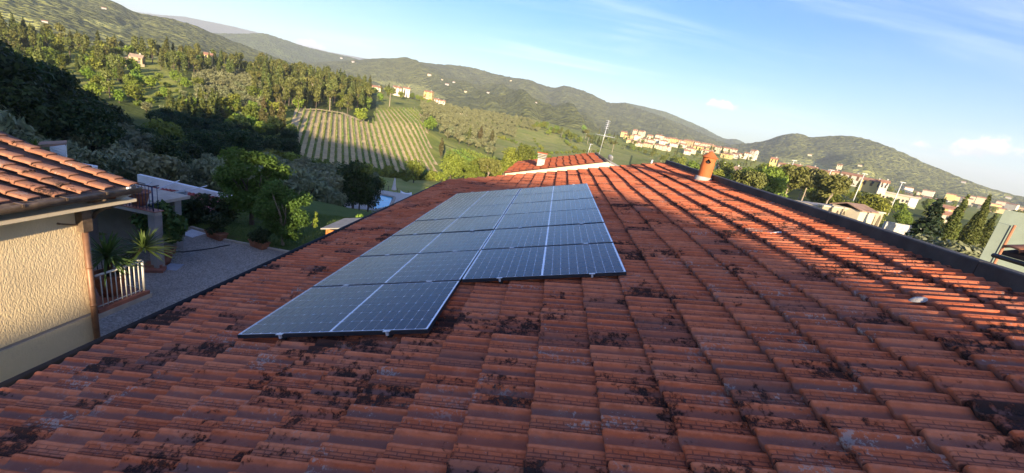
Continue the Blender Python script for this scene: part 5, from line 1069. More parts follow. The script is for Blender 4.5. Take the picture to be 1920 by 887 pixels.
for px, py in ((1180,290),(1200,296),(1225,300),(1245,302),(1165,286),(1262,303),(1215,292)): q = pol(azel(px,py)[0], 130+RT.uniform(-6,6)); put('nbroad', q[0], q[1], RT.uniform(.6,.8), 'green bush behind the roof ridge below the town field', 'bushes behind the roof ridge')
# field boundaries
for (x0,y0,x1,y1,n) in ((1000,262,1030,300,9),(1060,268,1120,306,14),(1130,265,1235,290,16),(1010,290,1120,285,14),(880,240,1000,280,16)):
    for k in range(n): 
        q = ground(x0+(x1-x0)*k/(n-1)+RT.uniform(-2,2), y0+(y1-y0)*k/(n-1)); put('vbush', q[0], q[1], RT.uniform(.6,1.1), 'green bush in a hedge between the sloping fields', 'hedges between the sloping fields')
for x, y, a, r in sample(95, 8, 26, 520, 730, 9, RT): k = RT.choice(('broad','cyp','mpine','broad')); put(k, x, y, RT.uniform(.5,.8), {'broad':'round green tree between the town houses','cyp':'cypress between the town houses','mpine':'dark pine between the town houses'}[k], 'trees between the town houses')
for x, y, a, r in sample(34, -25.5, -17.5, 340, 470, 6, RT, inv): k = RT.choice(('broad','olive','lime','cyp')); put(k, x, y, RT.uniform(.5,.8), {'broad':'round green tree around the crest villas','olive':'olive tree around the crest villas','lime':'bright green tree around the crest villas','cyp':'cypress around the crest villas'}[k], 'trees around the crest villas')
for x, y, a, r in sample(40, 8.5, 25, 480, 530, 6, RT): k = RT.choice(('broad','olive')); put(k, x, y, RT.uniform(.6,.9), {'broad':'round green tree below the lowest town houses','olive':'olive tree below the lowest town houses'}[k], 'trees below the lowest town houses')
# olive belt and trees between the roof edge and the town
for x, y, a, r in sample(85, 13.5, 27, 170, 430, 6, RT): k = RT.choice(('olive','olive','broad')); put(k, x, y, RT.uniform(.9,1.3), {'olive':'olive tree on the slope below the town','broad':'round green tree on the slope below the town'}[k], 'trees on the slope below the town')
for x, y, a, r in sample(40, 14.5, 22, 85, 150, 4.5, RT): put('nolive' if RT.random() < .7 else 'vbush', x, y, RT.uniform(1.0,1.4), 'grey-green tree behind the dark roof kerb', 'trees behind the dark roof kerb')
bt = [azel(x,y) for x, y in ((1330,345),(1370,330),(1395,318),(1430,300),(1470,305),(1510,318),(1550,335),(1600,354),(1650,372),(1690,390),(1740,402),(1800,415))]
def bt_el(a): return float(np.interp(a, [p[0] for p in bt], [p[1] for p in bt]))
for x, y, a, r in sample(46, 20.5, 43, 100, 175, 5.6, RT):
    h = CAMP[2]+r*math.tan(math.radians(bt_el(a)-RT.choice((0,.15,.5,1.0))))-zt1(x,y)
    if h < 2.5: continue
    k = RT.choice(('nbroad','npine','nbroad')); put(k, x, y, min(h,11)/(8.6 if k == 'nbroad' else 8.9), {'nbroad':'leafy green tree in the belt beyond the dark kerb','npine':'umbrella pine in the belt beyond the dark kerb'}[k], 'tree belt beyond the dark roof kerb')
for x, y, a, r in sample(40, 26, 46, 190, 520, 9, RT): k = RT.choice(('broad','pine','cyp','broad')); put(k, x, y, RT.uniform(.5,.8), {'broad':'green tree among the houses at the right','pine':'umbrella pine among the houses at the right','cyp':'cypress among the houses at the right'}[k], 'trees among the houses at the right')
for x, y, a, r in sample(60, 34, 47, 600, 1400, 14, RT): k = RT.choice(('broad','broad','cyp')); put(k, x, y, RT.uniform(.7,1.1), {'broad':'small far tree in the plain town','cyp':'small far cypress in the plain town'}[k], 'far trees in the plain town')
for px, py in ((1160,246),(1172,249),(1178,262),(1148,244),(1245,262),(1278,262),(1284,263),(1291,264),(1330,285),(1336,284),(1345,284),(1352,288),(1268,290),(1398,305),(1205,258),(1150,258),(1156,262)):
    q = ground(px, py+2, 300); put(RT.choice(('cyp','cyp','mpine')), q[0], q[1], RT.uniform(.8,1.1), 'dark tree standing between the houses of the hillside town', 'dark trees between the town houses')
for x, y, a, r in sample(30, 26.5, 38, 195, 250, 6, RT): h = max(3.0, CAMP[2]+r*math.tan(math.radians(bt_el(a)-.55))-zt1(x,y)); put('broad', x, y, min(h,8)/7.5, 'leafy green tree in front of the houses beyond the belt', 'trees in front of the right-hand houses')
# big conifer, three cypresses and the silver bush at the right
def big(kind_mesh, nm, cat, lab, x, y, z, mat_, trunk, s=1, group=None):
    t_ = thing(nm, lab, cat, (x,y,z), RT.uniform(0,6), group); t_.scale = (s,s,s); obj('crown', kind_mesh, None, t_); obj('trunk', trunk, 'bark', t_); return t_
bl = []; rc = random.Random(8); Vc, Fc_, lc = [], [], []; off = 0
for k in range(26):
    u_ = k/25; z_ = .9+8.3*u_; R0 = 3.0*(1-u_)**.85+.15
    for q in range(9 if u_ < .8 else 5):
        a = rc.uniform(0,6.28); L = R0*rc.uniform(.7,1.05); bl.append((L*.55*math.cos(a), L*.55*math.sin(a), z_-.28*L, max(.22,L*.42*abs(math.cos(a))+.2), max(.22,L*.42*abs(math.sin(a))+.2), .20))
cx0, cy0 = pol(azel(1742,420)[0], 58); topz = CAMP[2]+58*math.tan(math.radians(azel(1752,372)[1])); zg = zt1(cx0,cy0); big(crown_mesh('crown', bl, 9000, .26, 8, 'leaf_conifer', shell=.2), 'conifer', 'tree', 'dark spreading conifer left of the tall cypresses', cx0, cy0, zg, None, MB().tube([(0,0,-.5),(0,0,8.6)], [.22,.03], 8), (topz-zg)/9.3)
for px, pt, r_, lab, w_ in ((1797,(1815,365),60,'tall dark cypress, left of the pair before the pale green house',.68),(1838,(1860,365),62,'tall dark cypress, right of the pair before the pale green house',.66),(1826,(1834,397),66,'shorter dark cypress between the tall pair',.62),(1852,(1866,402),70,'bushy short cypress at the right of the tall pair',.75)):
    a_, e_ = azel(*pt); x, y = pol(a_, r_); zg = zt1(x,y); h = CAMP[2]+r_*math.tan(math.radians(e_))-zg; k = 26; rr2 = random.Random(px)
    bl = [(rr2.uniform(-.1,.1), rr2.uniform(-.1,.1), .4+(h-.4)*(q+.5)/k, w_*max(.06,(.8+.5*(q/k) if q/k < .4 else 1-((q/k-.4)/.6)**1.5*.95)), w_*max(.06,(.8+.5*(q/k) if q/k < .4 else 1-((q/k-.4)/.6)**1.5*.95)), h/k*.9) for q in range(k)]
    big(crown_mesh('crown', bl, 13000, .10, px, 'leaf_cypress', shell=.78, upb=.6, aspect=2.4), 'cypress_tree', 'tree', lab, x, y, zg, None, MB().tube([(0,0,-.4),(0,0,h*.8)], [.16,.03], 7))
x, y = pol(azel(1800,478)[0], 38); zg = zt1(x,y); h = CAMP[2]+38*math.tan(math.radians(azel(1812,447)[1]))-zg
big(crown_mesh('crown', blobset(77,20,2.1,1.0,h-1.7,.8,.8), 5200, .17, 77, 'leaf_olive', shell=.35, aspect=2.4), 'olive_tree', 'tree', 'silvery olive crown just beyond the kerb before the cypresses', x, y, zg, None, limbs(h-2.4,.14,1.3,h-.4,6,77))
# ------------------------------------------------------------------ houses
from mathutils.bvhtree import BVHTree
def gable_house(label, x, y, z, w_, dp, h, wall, rz, group=None, roof='roof_far', hip=False, storeys=2, nwin=3, found=3.0, win=True):
    t_ = thing('house', label, 'house', (x,y,z), rz, group); pitch_ = .42; ov = .3; rh = dp/2*pitch_
    d = MB(); d.box((0,0,(h-found)/2),(w_,dp,h+found))
    if not hip: d.add([(-w_/2,-dp/2,h),(-w_/2,dp/2,h),(-w_/2,0,h+rh),(w_/2,-dp/2,h),(w_/2,dp/2,h),(w_/2,0,h+rh)], [(0,2,1),(3,4,5)])
    obj('wall', d, wall, t_); d = MB(); a = w_/2+ov; b = dp/2+ov; e = h-ov*pitch_+.02; tk = .18
    if hip:
        q = min(w_,dp)*.42; R1 = [(-a,-b,e),(a,-b,e),(a,b,e),(-a,b,e),(-a+q+ov,0,h+rh),(a-q-ov,0,h+rh)]
        V = R1+[(p[0],p[1],p[2]-tk) for p in R1[:4]]; d.add(V, [(0,1,5,4),(1,2,5),(2,3,4,5),(3,0,4),(0,6,7,1),(1,7,8,2),(2,8,9,3),(3,9,6,0),(9,8,7,6)])
    else:
        for sgn in (-1,1): P = [(-a,sgn*b,e),(a,sgn*b,e),(a,0,h+rh+.02),(-a,0,h+rh+.02)]; V = [(p[0],p[1],p[2]+tk*.5) for p in P]+[(p[0],p[1],p[2]-tk*.5) for p in P]; d.add(V, [(0,1,2,3),(7,6,5,4),(0,4,5,1),(1,5,6,2),(2,6,7,3),(3,7,4,0)])
    obj('roof', d, roof, t_)
    if win:
        for s in range(storeys):
            zc = h*(s+.55)/storeys
            for k in range(nwin): 
                xx = -w_/2+w_*(k+.5)/nwin+R_.uniform(-.2,.2); obj('window', MB().box((xx,-dp/2-.02,zc),(min(1.0,w_/nwin*.4),.10,1.25)), 'window_dark' if R_.random() < .5 else 'shutter_brown', t_)
            for k in range(2): obj('window', MB().box((w_/2+.02,-dp/4+dp/2*k,zc),(.10,.9,1.2)), 'window_dark', t_)
        obj('chimney', MB().box((w_*.22,dp*.1,h+rh+.15),(.6,.6,1.2)), 'house_grey', t_)
    return t_
COLN = {'house_white':'white','house_cream':'cream','house_yellow':'yellow','house_ochre':'ochre','house_pink':'pinkish','house_grey':'grey'}
# hillside town, measured on the enlarged photo (pixels of a 6.4x crop)
TOWN = [(185,235,70,72,'yellow',0),(232,262,90,55,'yellow',0),(335,275,70,80,'white',0),(255,310,88,50,'yellow',1),(405,205,60,40,'cream',0),(325,190,45,34,'pink',0),(430,300,76,58,'cream',1),(512,318,92,60,'cream',1),(500,258,66,48,'cream',0),(612,252,100,46,'cream',0),(585,300,62,50,'white',1),(666,325,108,52,'white',1),(622,385,120,62,'cream',2),(704,402,58,62,'white',2),(780,355,100,52,'white',1),(770,300,135,58,'yellow',0),(882,322,76,50,'cream',0),(965,330,110,60,'ochre',0),(892,362,74,42,'pink',1),(980,425,118,64,'cream',2),(1075,356,70,40,'white',0),(1112,395,165,52,'yellow',1),(1185,356,120,38,'cream',0),(1305,395,112,46,'cream',0),(1182,445,130,52,'cream',2),(1285,420,118,40,'white',1),(1420,490,108,62,'yellow',2),(1522,492,80,62,'white',2),(1452,420,150,52,'cream',0),(1600,482,74,46,'cream',1),(1700,480,120,50,'white',1),(1752,440,58,36,'white',0),(940,442,76,34,'white',2),(350,345,120,40,'pink',2),(470,355,110,40,'ochre',2),(1060,335,60,36,'pink',0),(1370,440,80,44,'pink',1),(1230,372,80,36,'ochre',0),(700,285,80,44,'cream',0),(840,330,60,44,'white',1)]
rows = {0:[],1:[],2:[]}
for q in TOWN: rows[q[5]].append(q)
RN_ = ['uppermost','middle','lowest']
for rw in range(3):
    for i, (zx, zy, zw, zh, c_, _) in enumerate(sorted(rows[rw])):
        px, py = 1140+zx/6.4, 220+zy/6.4; g = None; e_ = azel(px, py)
        # base of the house on the slope
        q = ground(px, py, 300, 1000); r_ = math.hypot(q[0]-CAMP[0], q[1]-CAMP[1]); r_ = min(max(r_, 480), 745); q = atR(px, py, r_); m_ = r_/F
        w_ = zw/6.4*m_*.92; h = max(4.2, zh/6.4*m_*.66); st_ = 2 if h < 7.6 else 3
        gable_house(f'{c_ if c_ != "pink" else "pinkish"} town house, {ORD[i]} from left in the {RN_[rw]} row of the hillside town', q[0], q[1], q[2], w_, R_.uniform(8,11), h, 'house_'+c_, -math.radians(azel(px,py)[0])*1.0+R_.uniform(-.5,.25), 'houses of the hillside town', storeys=st_, nwin=max(2,int(w_/3.6)), hip=R_.random() < .25, found=8)
# villas on the near crest and farmhouse
for px, py, w_, h_, c_, lab, rot in ((232,117,34,11,'ochre','long pale farmhouse in the trees on the left hill',-.2),(258,113,16,11,'ochre','taller end block of the pale farmhouse on the left hill',-.2),(391,109,12,9,'yellow','small yellow house in the cypress belt at the left',0),
    (688,163,16,10,'yellow','yellow villa with red roof, leftmost on the crest above the vineyard',.1),(706,166,20,9,'cream','long cream villa beside the red-roofed one on the crest',-.2),(744,167,16,11,'white','white modern villa with dark openings on the crest',.2),(762,169,14,7,'white','low white house right of the modern villa',0),(804,176,18,13,'yellow','bright yellow villa alone on the crest',-.35),(819,189,12,10,'white','small white house below the yellow villa',0),(829,193,12,5,'cream','low cream shed beside the small white house',0),(752,188,12,6,'white','tiny white cottage above the vineyard corner',0),(800,187,14,4,'cream','low stone terrace house below the yellow villa',0),(1182,262,9,12,'yellow','tall yellow tower house at the near end of the town',.1)):
    r_ = 300 if px < 400 else 430; q = atR(px, py+h_*.45, r_) if px < 1000 else ground(px, py, 300, 760); r_ = math.hypot(q[0]-CAMP[0], q[1]-CAMP[1]); m_ = r_/F; gable_house(lab, q[0], q[1], q[2], w_*m_*.8, 6.5 if w_ > 12 else 5, max(2.8,h_*m_*.6), 'house_'+c_, -math.radians(azel(px,py)[0])+rot, 'houses on the near crest', storeys=2 if h_ > 8 else 1, nwin=max(2,int(w_*m_/4)), found=5, roof='roof_pale' if px < 300 else 'roof_far')
for (px, py, w_, lab) in ((250,125,18,'ochre low stone retaining wall below the farmhouse'),(865,218,22,'pale stone ruin walls among the olives'),(838,219,10,'small pale stone ruin left of the larger ruin')):
    q = ground(px, py); r_ = math.hypot(q[0]-CAMP[0], q[1]-CAMP[1]); t_ = thing('ruin', lab, 'ruin', tuple(q), -math.radians(azel(px,py)[0])+.1)
    for k in range(4): obj('wall', MB().box((w_*r_/F*(k/3-.5),k % 2*.8,.7+.2*(k % 2)),(w_*r_/F*.28,.5,2.0+.5*(k % 3))), 'haystone', t_)
# houses along the right
RH = [(1450,305,13,9,'yellow',330,'small yellow house at the end of the hillside town'),(1470,316,22,8,'pink',330,'pinkish house with red roof behind the first lamp post'),(1493,318,16,8,'ochre',325,'ochre house end right of the first lamp post'),(1520,322,18,8,'cream',320,'cream house between the first and second lamp posts'),(1545,330,16,9,'yellow',300,'yellow house left of the second lamp post'),(1562,330,14,7,'ochre',310,'ochre house behind the second lamp post'),(1595,337,34,11,'white',280,'white house with brown roof between second and third lamp posts'),(1634,349,34,12,'yellow',255,'yellow villa right of the third lamp post'),(1655,352,12,9,'white',250,'white annex at the right end of the yellow villa'),(1776,404,32,9,'yellow',210,'yellow house behind the tall cypresses'),(1765,414,18,5,'pink',200,'low pinkish house in front of the yellow house by the cypresses'),(1750,385,14,6,'cream',520,'cream house far behind the conifer'),(1574,313,8,4,'pink',620,'tiny pinkish farmhouse up on the right hill slope')]
for px, py, w_, h_, c_, r_, lab in RH:
    q = atR(px, py, r_); m_ = r_/F; gable_house(lab, q[0], q[1], q[2], w_*m_*.72, 4.5, max(2.4,h_*m_*.42), 'house_'+c_, -math.radians(azel(px,py)[0])+R_.uniform(-.3,.1), 'houses along the right', storeys=2 if h_ > 7 else 1, nwin=max(2,int(w_*m_/3.4)), found=3)
A_, B_ = atR(1652,356,285), atR(1722,373,285); c_ = (A_+B_)/2; v_ = B_-A_; t_ = thing('warehouse', 'long low warehouse with beige flat roof and white end', 'warehouse', (c_[0],c_[1],c_[2]-6), math.atan2(v_[1],v_[0])); Lw = np.linalg.norm(v_)
obj('wall', MB().box((0,0,1.5),(Lw,16,8)), 'house_cream', t_); obj('roof', MB().box((0,0,5.9),(Lw+1,17,.8)), 'pale_stone', t_); obj('end_wall', MB().box((Lw*.40,-8.1,3.6),(Lw*.2,.3,4.4)), 'white_wall', t_)
for k in range(8): obj('window', MB().box((-Lw*.45+k*Lw*.1,-8.05,3.4),(Lw*.05,.12,1.2)), 'window_dark', t_)
rf = random.Random(5); fx = []
for i in range(58):
    px = rf.uniform(1700,1925); base = np.interp(px, [1700,1760,1850,1925], [362,372,384,398]); py = base+rf.uniform(-7,12); r_ = rf.uniform(850,1600); fx.append((px,py,r_))
for i, (px, py, r_) in enumerate(sorted(fx)):
    q = atR(px, py, r_); m_ = r_/F; c_ = rf.choice(('cream','white','cream','yellow','pink','ochre')); gable_house('small far tiled house in the plain town below the right hill', q[0], q[1], q[2], rf.uniform(8,16), 7, rf.uniform(3.5,5.5), 'house_'+c_, -math.radians(azel(px,py)[0])+rf.uniform(-.5,.5), 'far houses of the plain town', storeys=1, nwin=2, found=4, win=False)
def bvh(o): me = o.data; return BVHTree.FromPolygons([v.co.copy() for v in me.vertices], [tuple(p.vertices) for p in me.polygons])
mts = [bvh(o) for o in bpy.data.objects if o.name.startswith('mountain')]
def mhit(px, py):
    best = None; d = Vector(ray(px,py))
    for b in mts:
        h = b.ray_cast(Vector(CAMP), d)
        if h[0] is not None and (best is None or h[3] < best[1]): best = (h[0], h[3])
    return best
for i, (px, py, s) in enumerate(((805,142,11),(838,160,12),(851,155,8),(873,173,9),(915,175,9),(1005,193,7),(829,150,6),(640,110,7),(662,117,8),(1518,292,9),(84,42,9),(195,17,8),(1612,312,9),(1806,343,8),(1890,372,9),(958,152,6))):
    h = mhit(px, py)
    if h: gable_house(['white house low on the mountain above the crest, leftmost','wide white house on the mountain slope','small white house right of the wide one','white house lower on the mountain slope','white house far right on the mountain slope','tiny white house on the mountain above the crest trees','tiny house between the leftmost ones on the slope','white house on the ridge end above the wood','second white house on the ridge end','pale house on the right hill foot','pale farmhouse on the left mountain field','pale house high on the left mountain','pinkish farm on the right hill slope','pale house on the long right ridge','pale house at the far right ridge end','pale speck of a house near the mountain top'][i], h[0][0], h[0][1], h[0][2]-.5, s*h[1]/F*.55, s*h[1]/F*.4, s*h[1]/F*.22, 'house_grey' if i % 3 else 'house_cream', -math.radians(azel(px,py)[0]), 'scattered houses on the mountains', storeys=1, nwin=2, found=2, win=False)
# street lamps
for (bx, by, tx, ty, r_, lab) in ((1481,320,1489,301,190,'first street lamp from the left beyond the trees'),(1551,338,1559,319,185,'second street lamp from the left beyond the trees'),(1611,350,1621,326,180,'third street lamp from the left beyond the trees'),(1685,358,1692,342,180,'fourth street lamp, nearest the warehouse')):
    T = atR(tx, ty, r_); zb_ = zt1(T[0],T[1]); t_ = thing('street_lamp', lab, 'street lamp', (T[0],T[1],zb_), 0, 'street lamps beyond the tree belt'); h = T[2]-zb_
    obj('pole', MB().tube([(0,0,0),(0,0,h)], [.16,.11], 8), 'lamp_steel', t_); obj('lamp_head', MB().box((.35,0,h+.02),(1.3,.35,.16)).box((-.35,0,h+.02),(.8,.3,.14)), 'lamp_steel', t_)
for px, py, lab in ((1051,262,'thin pale pole in the field before the town'),(1103,300,'short pale pole behind the far orange roof')):
    q = ground(px, py); tag(obj('utility_pole', MB().tube([(q[0],q[1],q[2]-.3),(q[0]+.3,q[1],q[2]+7)], .12, 6), 'bark_pale'), lab, 'pole')
# arcaded building
A_ = atR(1541,384,70); B_ = hitZ(1660,398.5,A_[2]); L_ = np.linalg.norm((B_-A_)[:2]); ang = math.atan2(B_[1]-A_[1], B_[0]-A_[0]); zb_ = -7.0; H_ = A_[2]-zb_
ar = thing('arcade_building', 'cream building with a row of pointed arches beyond the kerb', 'building', (A_[0],A_[1],zb_), ang)
d = MB(); nA = 9; x0 = L_*.10; aw = (L_-x0-.25)/nA; zs_ = H_-2.3; zt3 = H_-.5; th = .35
def archrow(d, x, w, zb_, zs_, zt_, ztop, th):
    pw = w*.17; n = 8; arc = []
    for k in range(n+1):
        u_ = k/n; xx = x+pw+(w-2*pw)*u_; q = abs(2*u_-1); arc.append((xx, zs_+(zt_-zs_)*math.sqrt(max(0,1-q**1.9))))
    pts = [(x,zb_)]+[(x,ztop)]+[(x+w,ztop)]+[(x+w,zb_)]
    for yf in (0, th):
        o = len(d.v); 
        q = [(x,zb_),(x+pw,zb_),(x+pw,zs_),(x,zs_)]; d.add([(a,yf,b) for a, b in q], [(0,1,2,3)]); q = [(x+w-pw,zb_),(x+w,zb_),(x+w,zs_),(x+w-pw,zs_)]; d.add([(a,yf,b) for a, b in q], [(0,1,2,3)])
        d.add([(x,yf,zs_),(x+pw,yf,zs_),(x,yf,ztop),(x+pw,yf,ztop)], [(0,1,3,2)]); d.add([(x+w-pw,yf,zs_),(x+w,yf,zs_),(x+w-pw,yf,ztop),(x+w,yf,ztop)], [(0,1,3,2)])
        for k in range(n): a, b = arc[k], arc[k+1]; d.add([(a[0],yf,a[1]),(b[0],yf,b[1]),(b[0],yf,ztop),(a[0],yf,ztop)], [(0,1,2,3)])
    inn = [(x+pw,zb_),(x+pw,zs_)]+arc[1:-1]+[(x+w-pw,zs_),(x+w-pw,zb_)]
    for a, b in zip(inn[:-1], inn[1:]): d.add([(a[0],0,a[1]),(b[0],0,b[1]),(b[0],th,b[1]),(a[0],th,a[1])], [(0,1,2,3)])
for k in range(nA):
    d = MB(); archrow(d, x0+k*aw, aw, 0, zs_, zt3, H_-.2, th); obj('arch', d, 'haystone', ar)
obj('wall', MB().box((x0/2,.17,H_/2-.1),(x0-.01,.34,H_-.2)).box((L_/2,3.6,H_/2-.3),(L_,.3,H_-.6)).box((L_-.1,1.9,H_/2-.3),(.3,3.2,H_-.6)), 'haystone', ar); obj('cornice', MB().box((L_/2,.17,H_-.1),(L_+.2,.6,.2)), 'house_cream', ar)
obj('flat_roof', MB().box((L_/2,2.0,H_-.35),(L_-.2,3.2,.2)), 'pale_stone', ar); pr_ = atR(1603,388,79); dx, dy = pr_[0]-A_[0], pr_[1]-A_[1]; lx, ly = dx*math.cos(ang)+dy*math.sin(ang), -dx*math.sin(ang)+dy*math.cos(ang); hw = 2.4; e = pr_[2]-zb_
obj('rear_block', MB().box((lx,ly,e/2-.1),(hw*2,3.6,e-.2)), 'house_cream', ar)
obj('tiled_roof', MB().slab([(lx-hw-.3,ly-2.1,e-.15),(lx+hw+.3,ly-2.1,e-.15),(lx+hw+.3,ly,e+.55),(lx-hw-.3,ly,e+.55)],.15).slab([(lx-hw-.3,ly,e+.55),(lx+hw+.3,ly,e+.55),(lx+hw+.3,ly+2.1,e-.15),(lx-hw-.3,ly+2.1,e-.15)],.15), 'roof_brown', ar)
for (p_, q_, r1, r2, h, lab, mt) in (((1668,405),(1790,428),66,74,2.2,'grey garden wall behind the dark conifer','old_plaster'),):
    a_, b_ = atR(*p_,r1), atR(*q_,r2); d = MB(); d.slab([(a_[0],a_[1],a_[2]-.7),(b_[0],b_[1],a_[2]-.7),(b_[0],b_[1],-7.2),(a_[0],a_[1],-7.2)], .4, (0,-1,0)); tag(obj('garden_wall', d, mt), lab, 'wall')
# pale buildings glimpsed between roof kerb and trees
for px, py, w_, h_, r_, lab in ((1352,312,14,8,210,'pale low house behind the clay chimney'),(1378,318,12,8,205,'grey-roofed house right of the clay chimney'),(1410,330,10,7,190,'half-hidden pale house right of the chimney')):
    q = atR(px, py+6, r_); m_ = r_/F; gable_house(lab, q[0], q[1], q[2], w_*m_, 6, h_*m_*.7, 'house_grey', -math.radians(azel(px,py)[0])+.2, None, 'roof_brown', storeys=1, nwin=2, found=6)
# pale green house at the right edge
gh = thing('house', 'pale green house wall at the far right with a copper downpipe', 'house', (0,0,0)); rg = 15.5
E1 = atR(1885,392.5,rg); Lb = atR(1846,482,rg)
a_ = atR(1884.5,393,rg); b_ = atR(1995,418,rg*1.02); gh.location = (a_[0],a_[1],-5.6)
d = MB(); d.slab([(a_[0],a_[1],a_[2]),(b_[0],b_[1],a_[2]),(b_[0],b_[1],-5.6),(a_[0],a_[1],-5.6)], 5, (-.76,-.65,0)); obj('wall', d, 'green_wall', gh, True)
dn = np.array([-.35,-.93,0])*-.0; pA = atR(1872,417,rg-.35); pB = atR(1899,418,rg-.30); pB[2] = pA[2]-.02
d = MB(); d.slab([(pA[0],pA[1],pA[2]),(pB[0],pB[1],pB[2]),(pB[0],pB[1],-5.6),(pA[0],pA[1],-5.6)], .6, (-.74,-.67,0)); obj('side_bay', d, 'green_wall', gh, True)
d = MB(); d.tube([(pB[0]+.02,pB[1]-.05,pB[2]+.03),(pB[0]+.02,pB[1]-.05,-5.5)], .028, 10); obj('downpipe', d, 'copper_clad' if 'copper_clad' in MATS else pmat('copper_clad',(0.42,0.17,0.08),0.5,0.15,4,0.1,40,spec=.5), gh, True)
# corner of a tiled roof at the right edge
rr5 = 9.0; c0 = atR(1881,470,rr5); rf_ = thing('house', 'corner of a tiled roof with dark gutter cut by the right frame edge', 'house', (c0[0]+2,c0[1]+1,-5.6)); dx_ = np.array([1,0,0]); dy_ = np.array([0,1,0])
tl = 0.10
d = MB(); d.slab([c0+np.array([0,-3,0]), c0+np.array([3,-3,1.05]), c0+np.array([3,0,1.05]), c0], .06); obj('roof_deck', d, 'deck_dark', rf_, True)
for k in range(9):
    for j in range(6):
        p = c0+np.array([-.03+j*.37,-.14-k*.30,.02+j*.13]); o = bpy.data.objects.new('roof_tile', cms[k % 3]); C.objects.link(o); o.parent = rf_; o.location = Vector(p)-rf_.location; o.rotation_euler = (0,-.338,0)
d = MB(); d.tube([c0+np.array([-.06,.03,-.09]), c0+np.array([-.06,-3,-.09])], .032, 8); obj('gutter', d, 'gutter_black', rf_, True)
d = MB(); d.tube([c0+np.array([-.05,-.75,-.10]), c0+np.array([.0,-.75,-.30]), c0+np.array([.40,-.75,-.55]), c0+np.array([.42,-.75,-3.0])], .035, 10); obj('downpipe', d, 'black_metal', rf_, True)
d = MB(); d.slab([c0+np.array([.5,-.2,-.02]), c0+np.array([.5,-3,-.02]), c0+np.array([.5,-3,-5]), c0+np.array([.5,-.2,-5])], 2.4, (-1,0,0)); obj('wall', d, 'green_wall', rf_, True)
# ------------------------------------------------------------------ pool terrace below the garden
ZP = -13.5
pq = [hitZ(x,y,ZP+.25) for x, y in ((650,345),(668,349),(815,372),(800,410),(680,420),(640,380))]; d = MB(); d.slab(pq, 2.5); tag(obj('pool_terrace', d, 'white_gravel'), kind='structure')
po = thing('swimming_pool', 'swimming pool half covered by a pale blue sheet below the garden', 'pool', tuple(hitZ(715,380,ZP+.26)))
W4 = [hitZ(x,y,ZP+.29) for x, y in ((703,362),(740,371),(731,389),(700,396))]; C4 = [hitZ(x,y,ZP+.31) for x, y in ((672,350),(720,364),(704,374),(664,376))]
obj('water', MB().add(W4, [(0,1,2,3)]), 'pool_water', po, True); obj('cover', MB().slab(C4, .03), 'pool_cover', po, True)
for a_, b_ in ((0,1),(1,2),(2,3)): obj('coping', MB().tube([W4[a_]+np.array([0,0,.05]), W4[b_]+np.array([0,0,.05])], .22, 4), 'pale_stone', po, True)
p = hitZ(738,361,ZP+.25); t_ = thing('parasol', 'closed beige parasol beside the pool', 'parasol', tuple(p)); obj('pole', MB().tube([(0,0,0),(0,0,2.5)], .03, 6), 'bark_pale', t_); obj('canopy', MB().lathe([(.34,.45),(.42,.55),(.30,1.0),(.24,1.5),(.15,2.1),(.04,2.5)], (0,0,0), 10, False), 'cloth_beige', t_)
T0, T1 = atR(751,357,71), atR(772,360.5,71); n = 12; vs = []
for k in range(n+1):
    u_ = k/n; top = T0+(T1-T0)*u_-np.array([0,0,.28*math.sin(math.pi*u_)]); yo = np.array([.08*math.sin(k*1.7),.1*math.cos(k*1.3),0])
    vs += [top, top-np.array([0,0,.55])+yo, top-np.array([0,0,1.0+.12*math.sin(k)])+yo*1.4]
d = MB(); d.add(vs, [(3*k+j,3*k+3+j,3*k+4+j,3*k+1+j) for k in range(n) for j in range(2)], True); sm = d.mesh('hanging_sheet'); o = obj('hanging_sheet', sm, 'cloth_white'); md = o.modifiers.new('solid','SOLIDIFY'); md.thickness = .02; tag(o, 'white sheet hung to dry at the end of the pool terrace', 'sheet')
L0 = hitZ(702,404,-13.4); ld = thing('ladder', 'tall aluminium ladder leaning in a tree before the pool', 'ladder', tuple(L0)); Lt = atR(700,369,math.hypot(L0[0]-CAMP[0],L0[1]-CAMP[1])+.4); v_ = Lt-L0; sd_ = np.array([v_[1],-v_[0],0]); sd_ = np.array([CAMP[1]-L0[1], -(CAMP[0]-L0[0]), 0]); sd_ = sd_/np.linalg.norm(sd_)*.24
for sgn in (-1,1): obj('stile', MB().tube([L0+sd_*sgn*1.15, Lt+sd_*sgn], .045, 5), 'ladder_alu', ld, True)
for k in range(9): p = L0+v_*(k+.6)/9.4; obj('rung', MB().tube([p-sd_, p+sd_], .03, 5), 'ladder_alu', ld, True)
# fence beyond the pool
fn = thing('fence', 'dark wire fence with posts beyond the pool', 'fence', tuple(hitZ(690,346,-14))); P = [atR(x,y,80) for x, y in ((676,346),(686,348),(700,350),(714,352),(728,355),(745,359),(765,364))]
for p in P: obj('post', MB().tube([p+np.array([0,0,.7]), p-np.array([0,0,1.4])], .05, 5), 'bark', fn, True)
for dz_ in (.6,.1,-.4,-.9): obj('fence_wire', MB().tube([p+np.array([0,0,dz_]) for p in P], .018, 4), 'bark', fn, True)
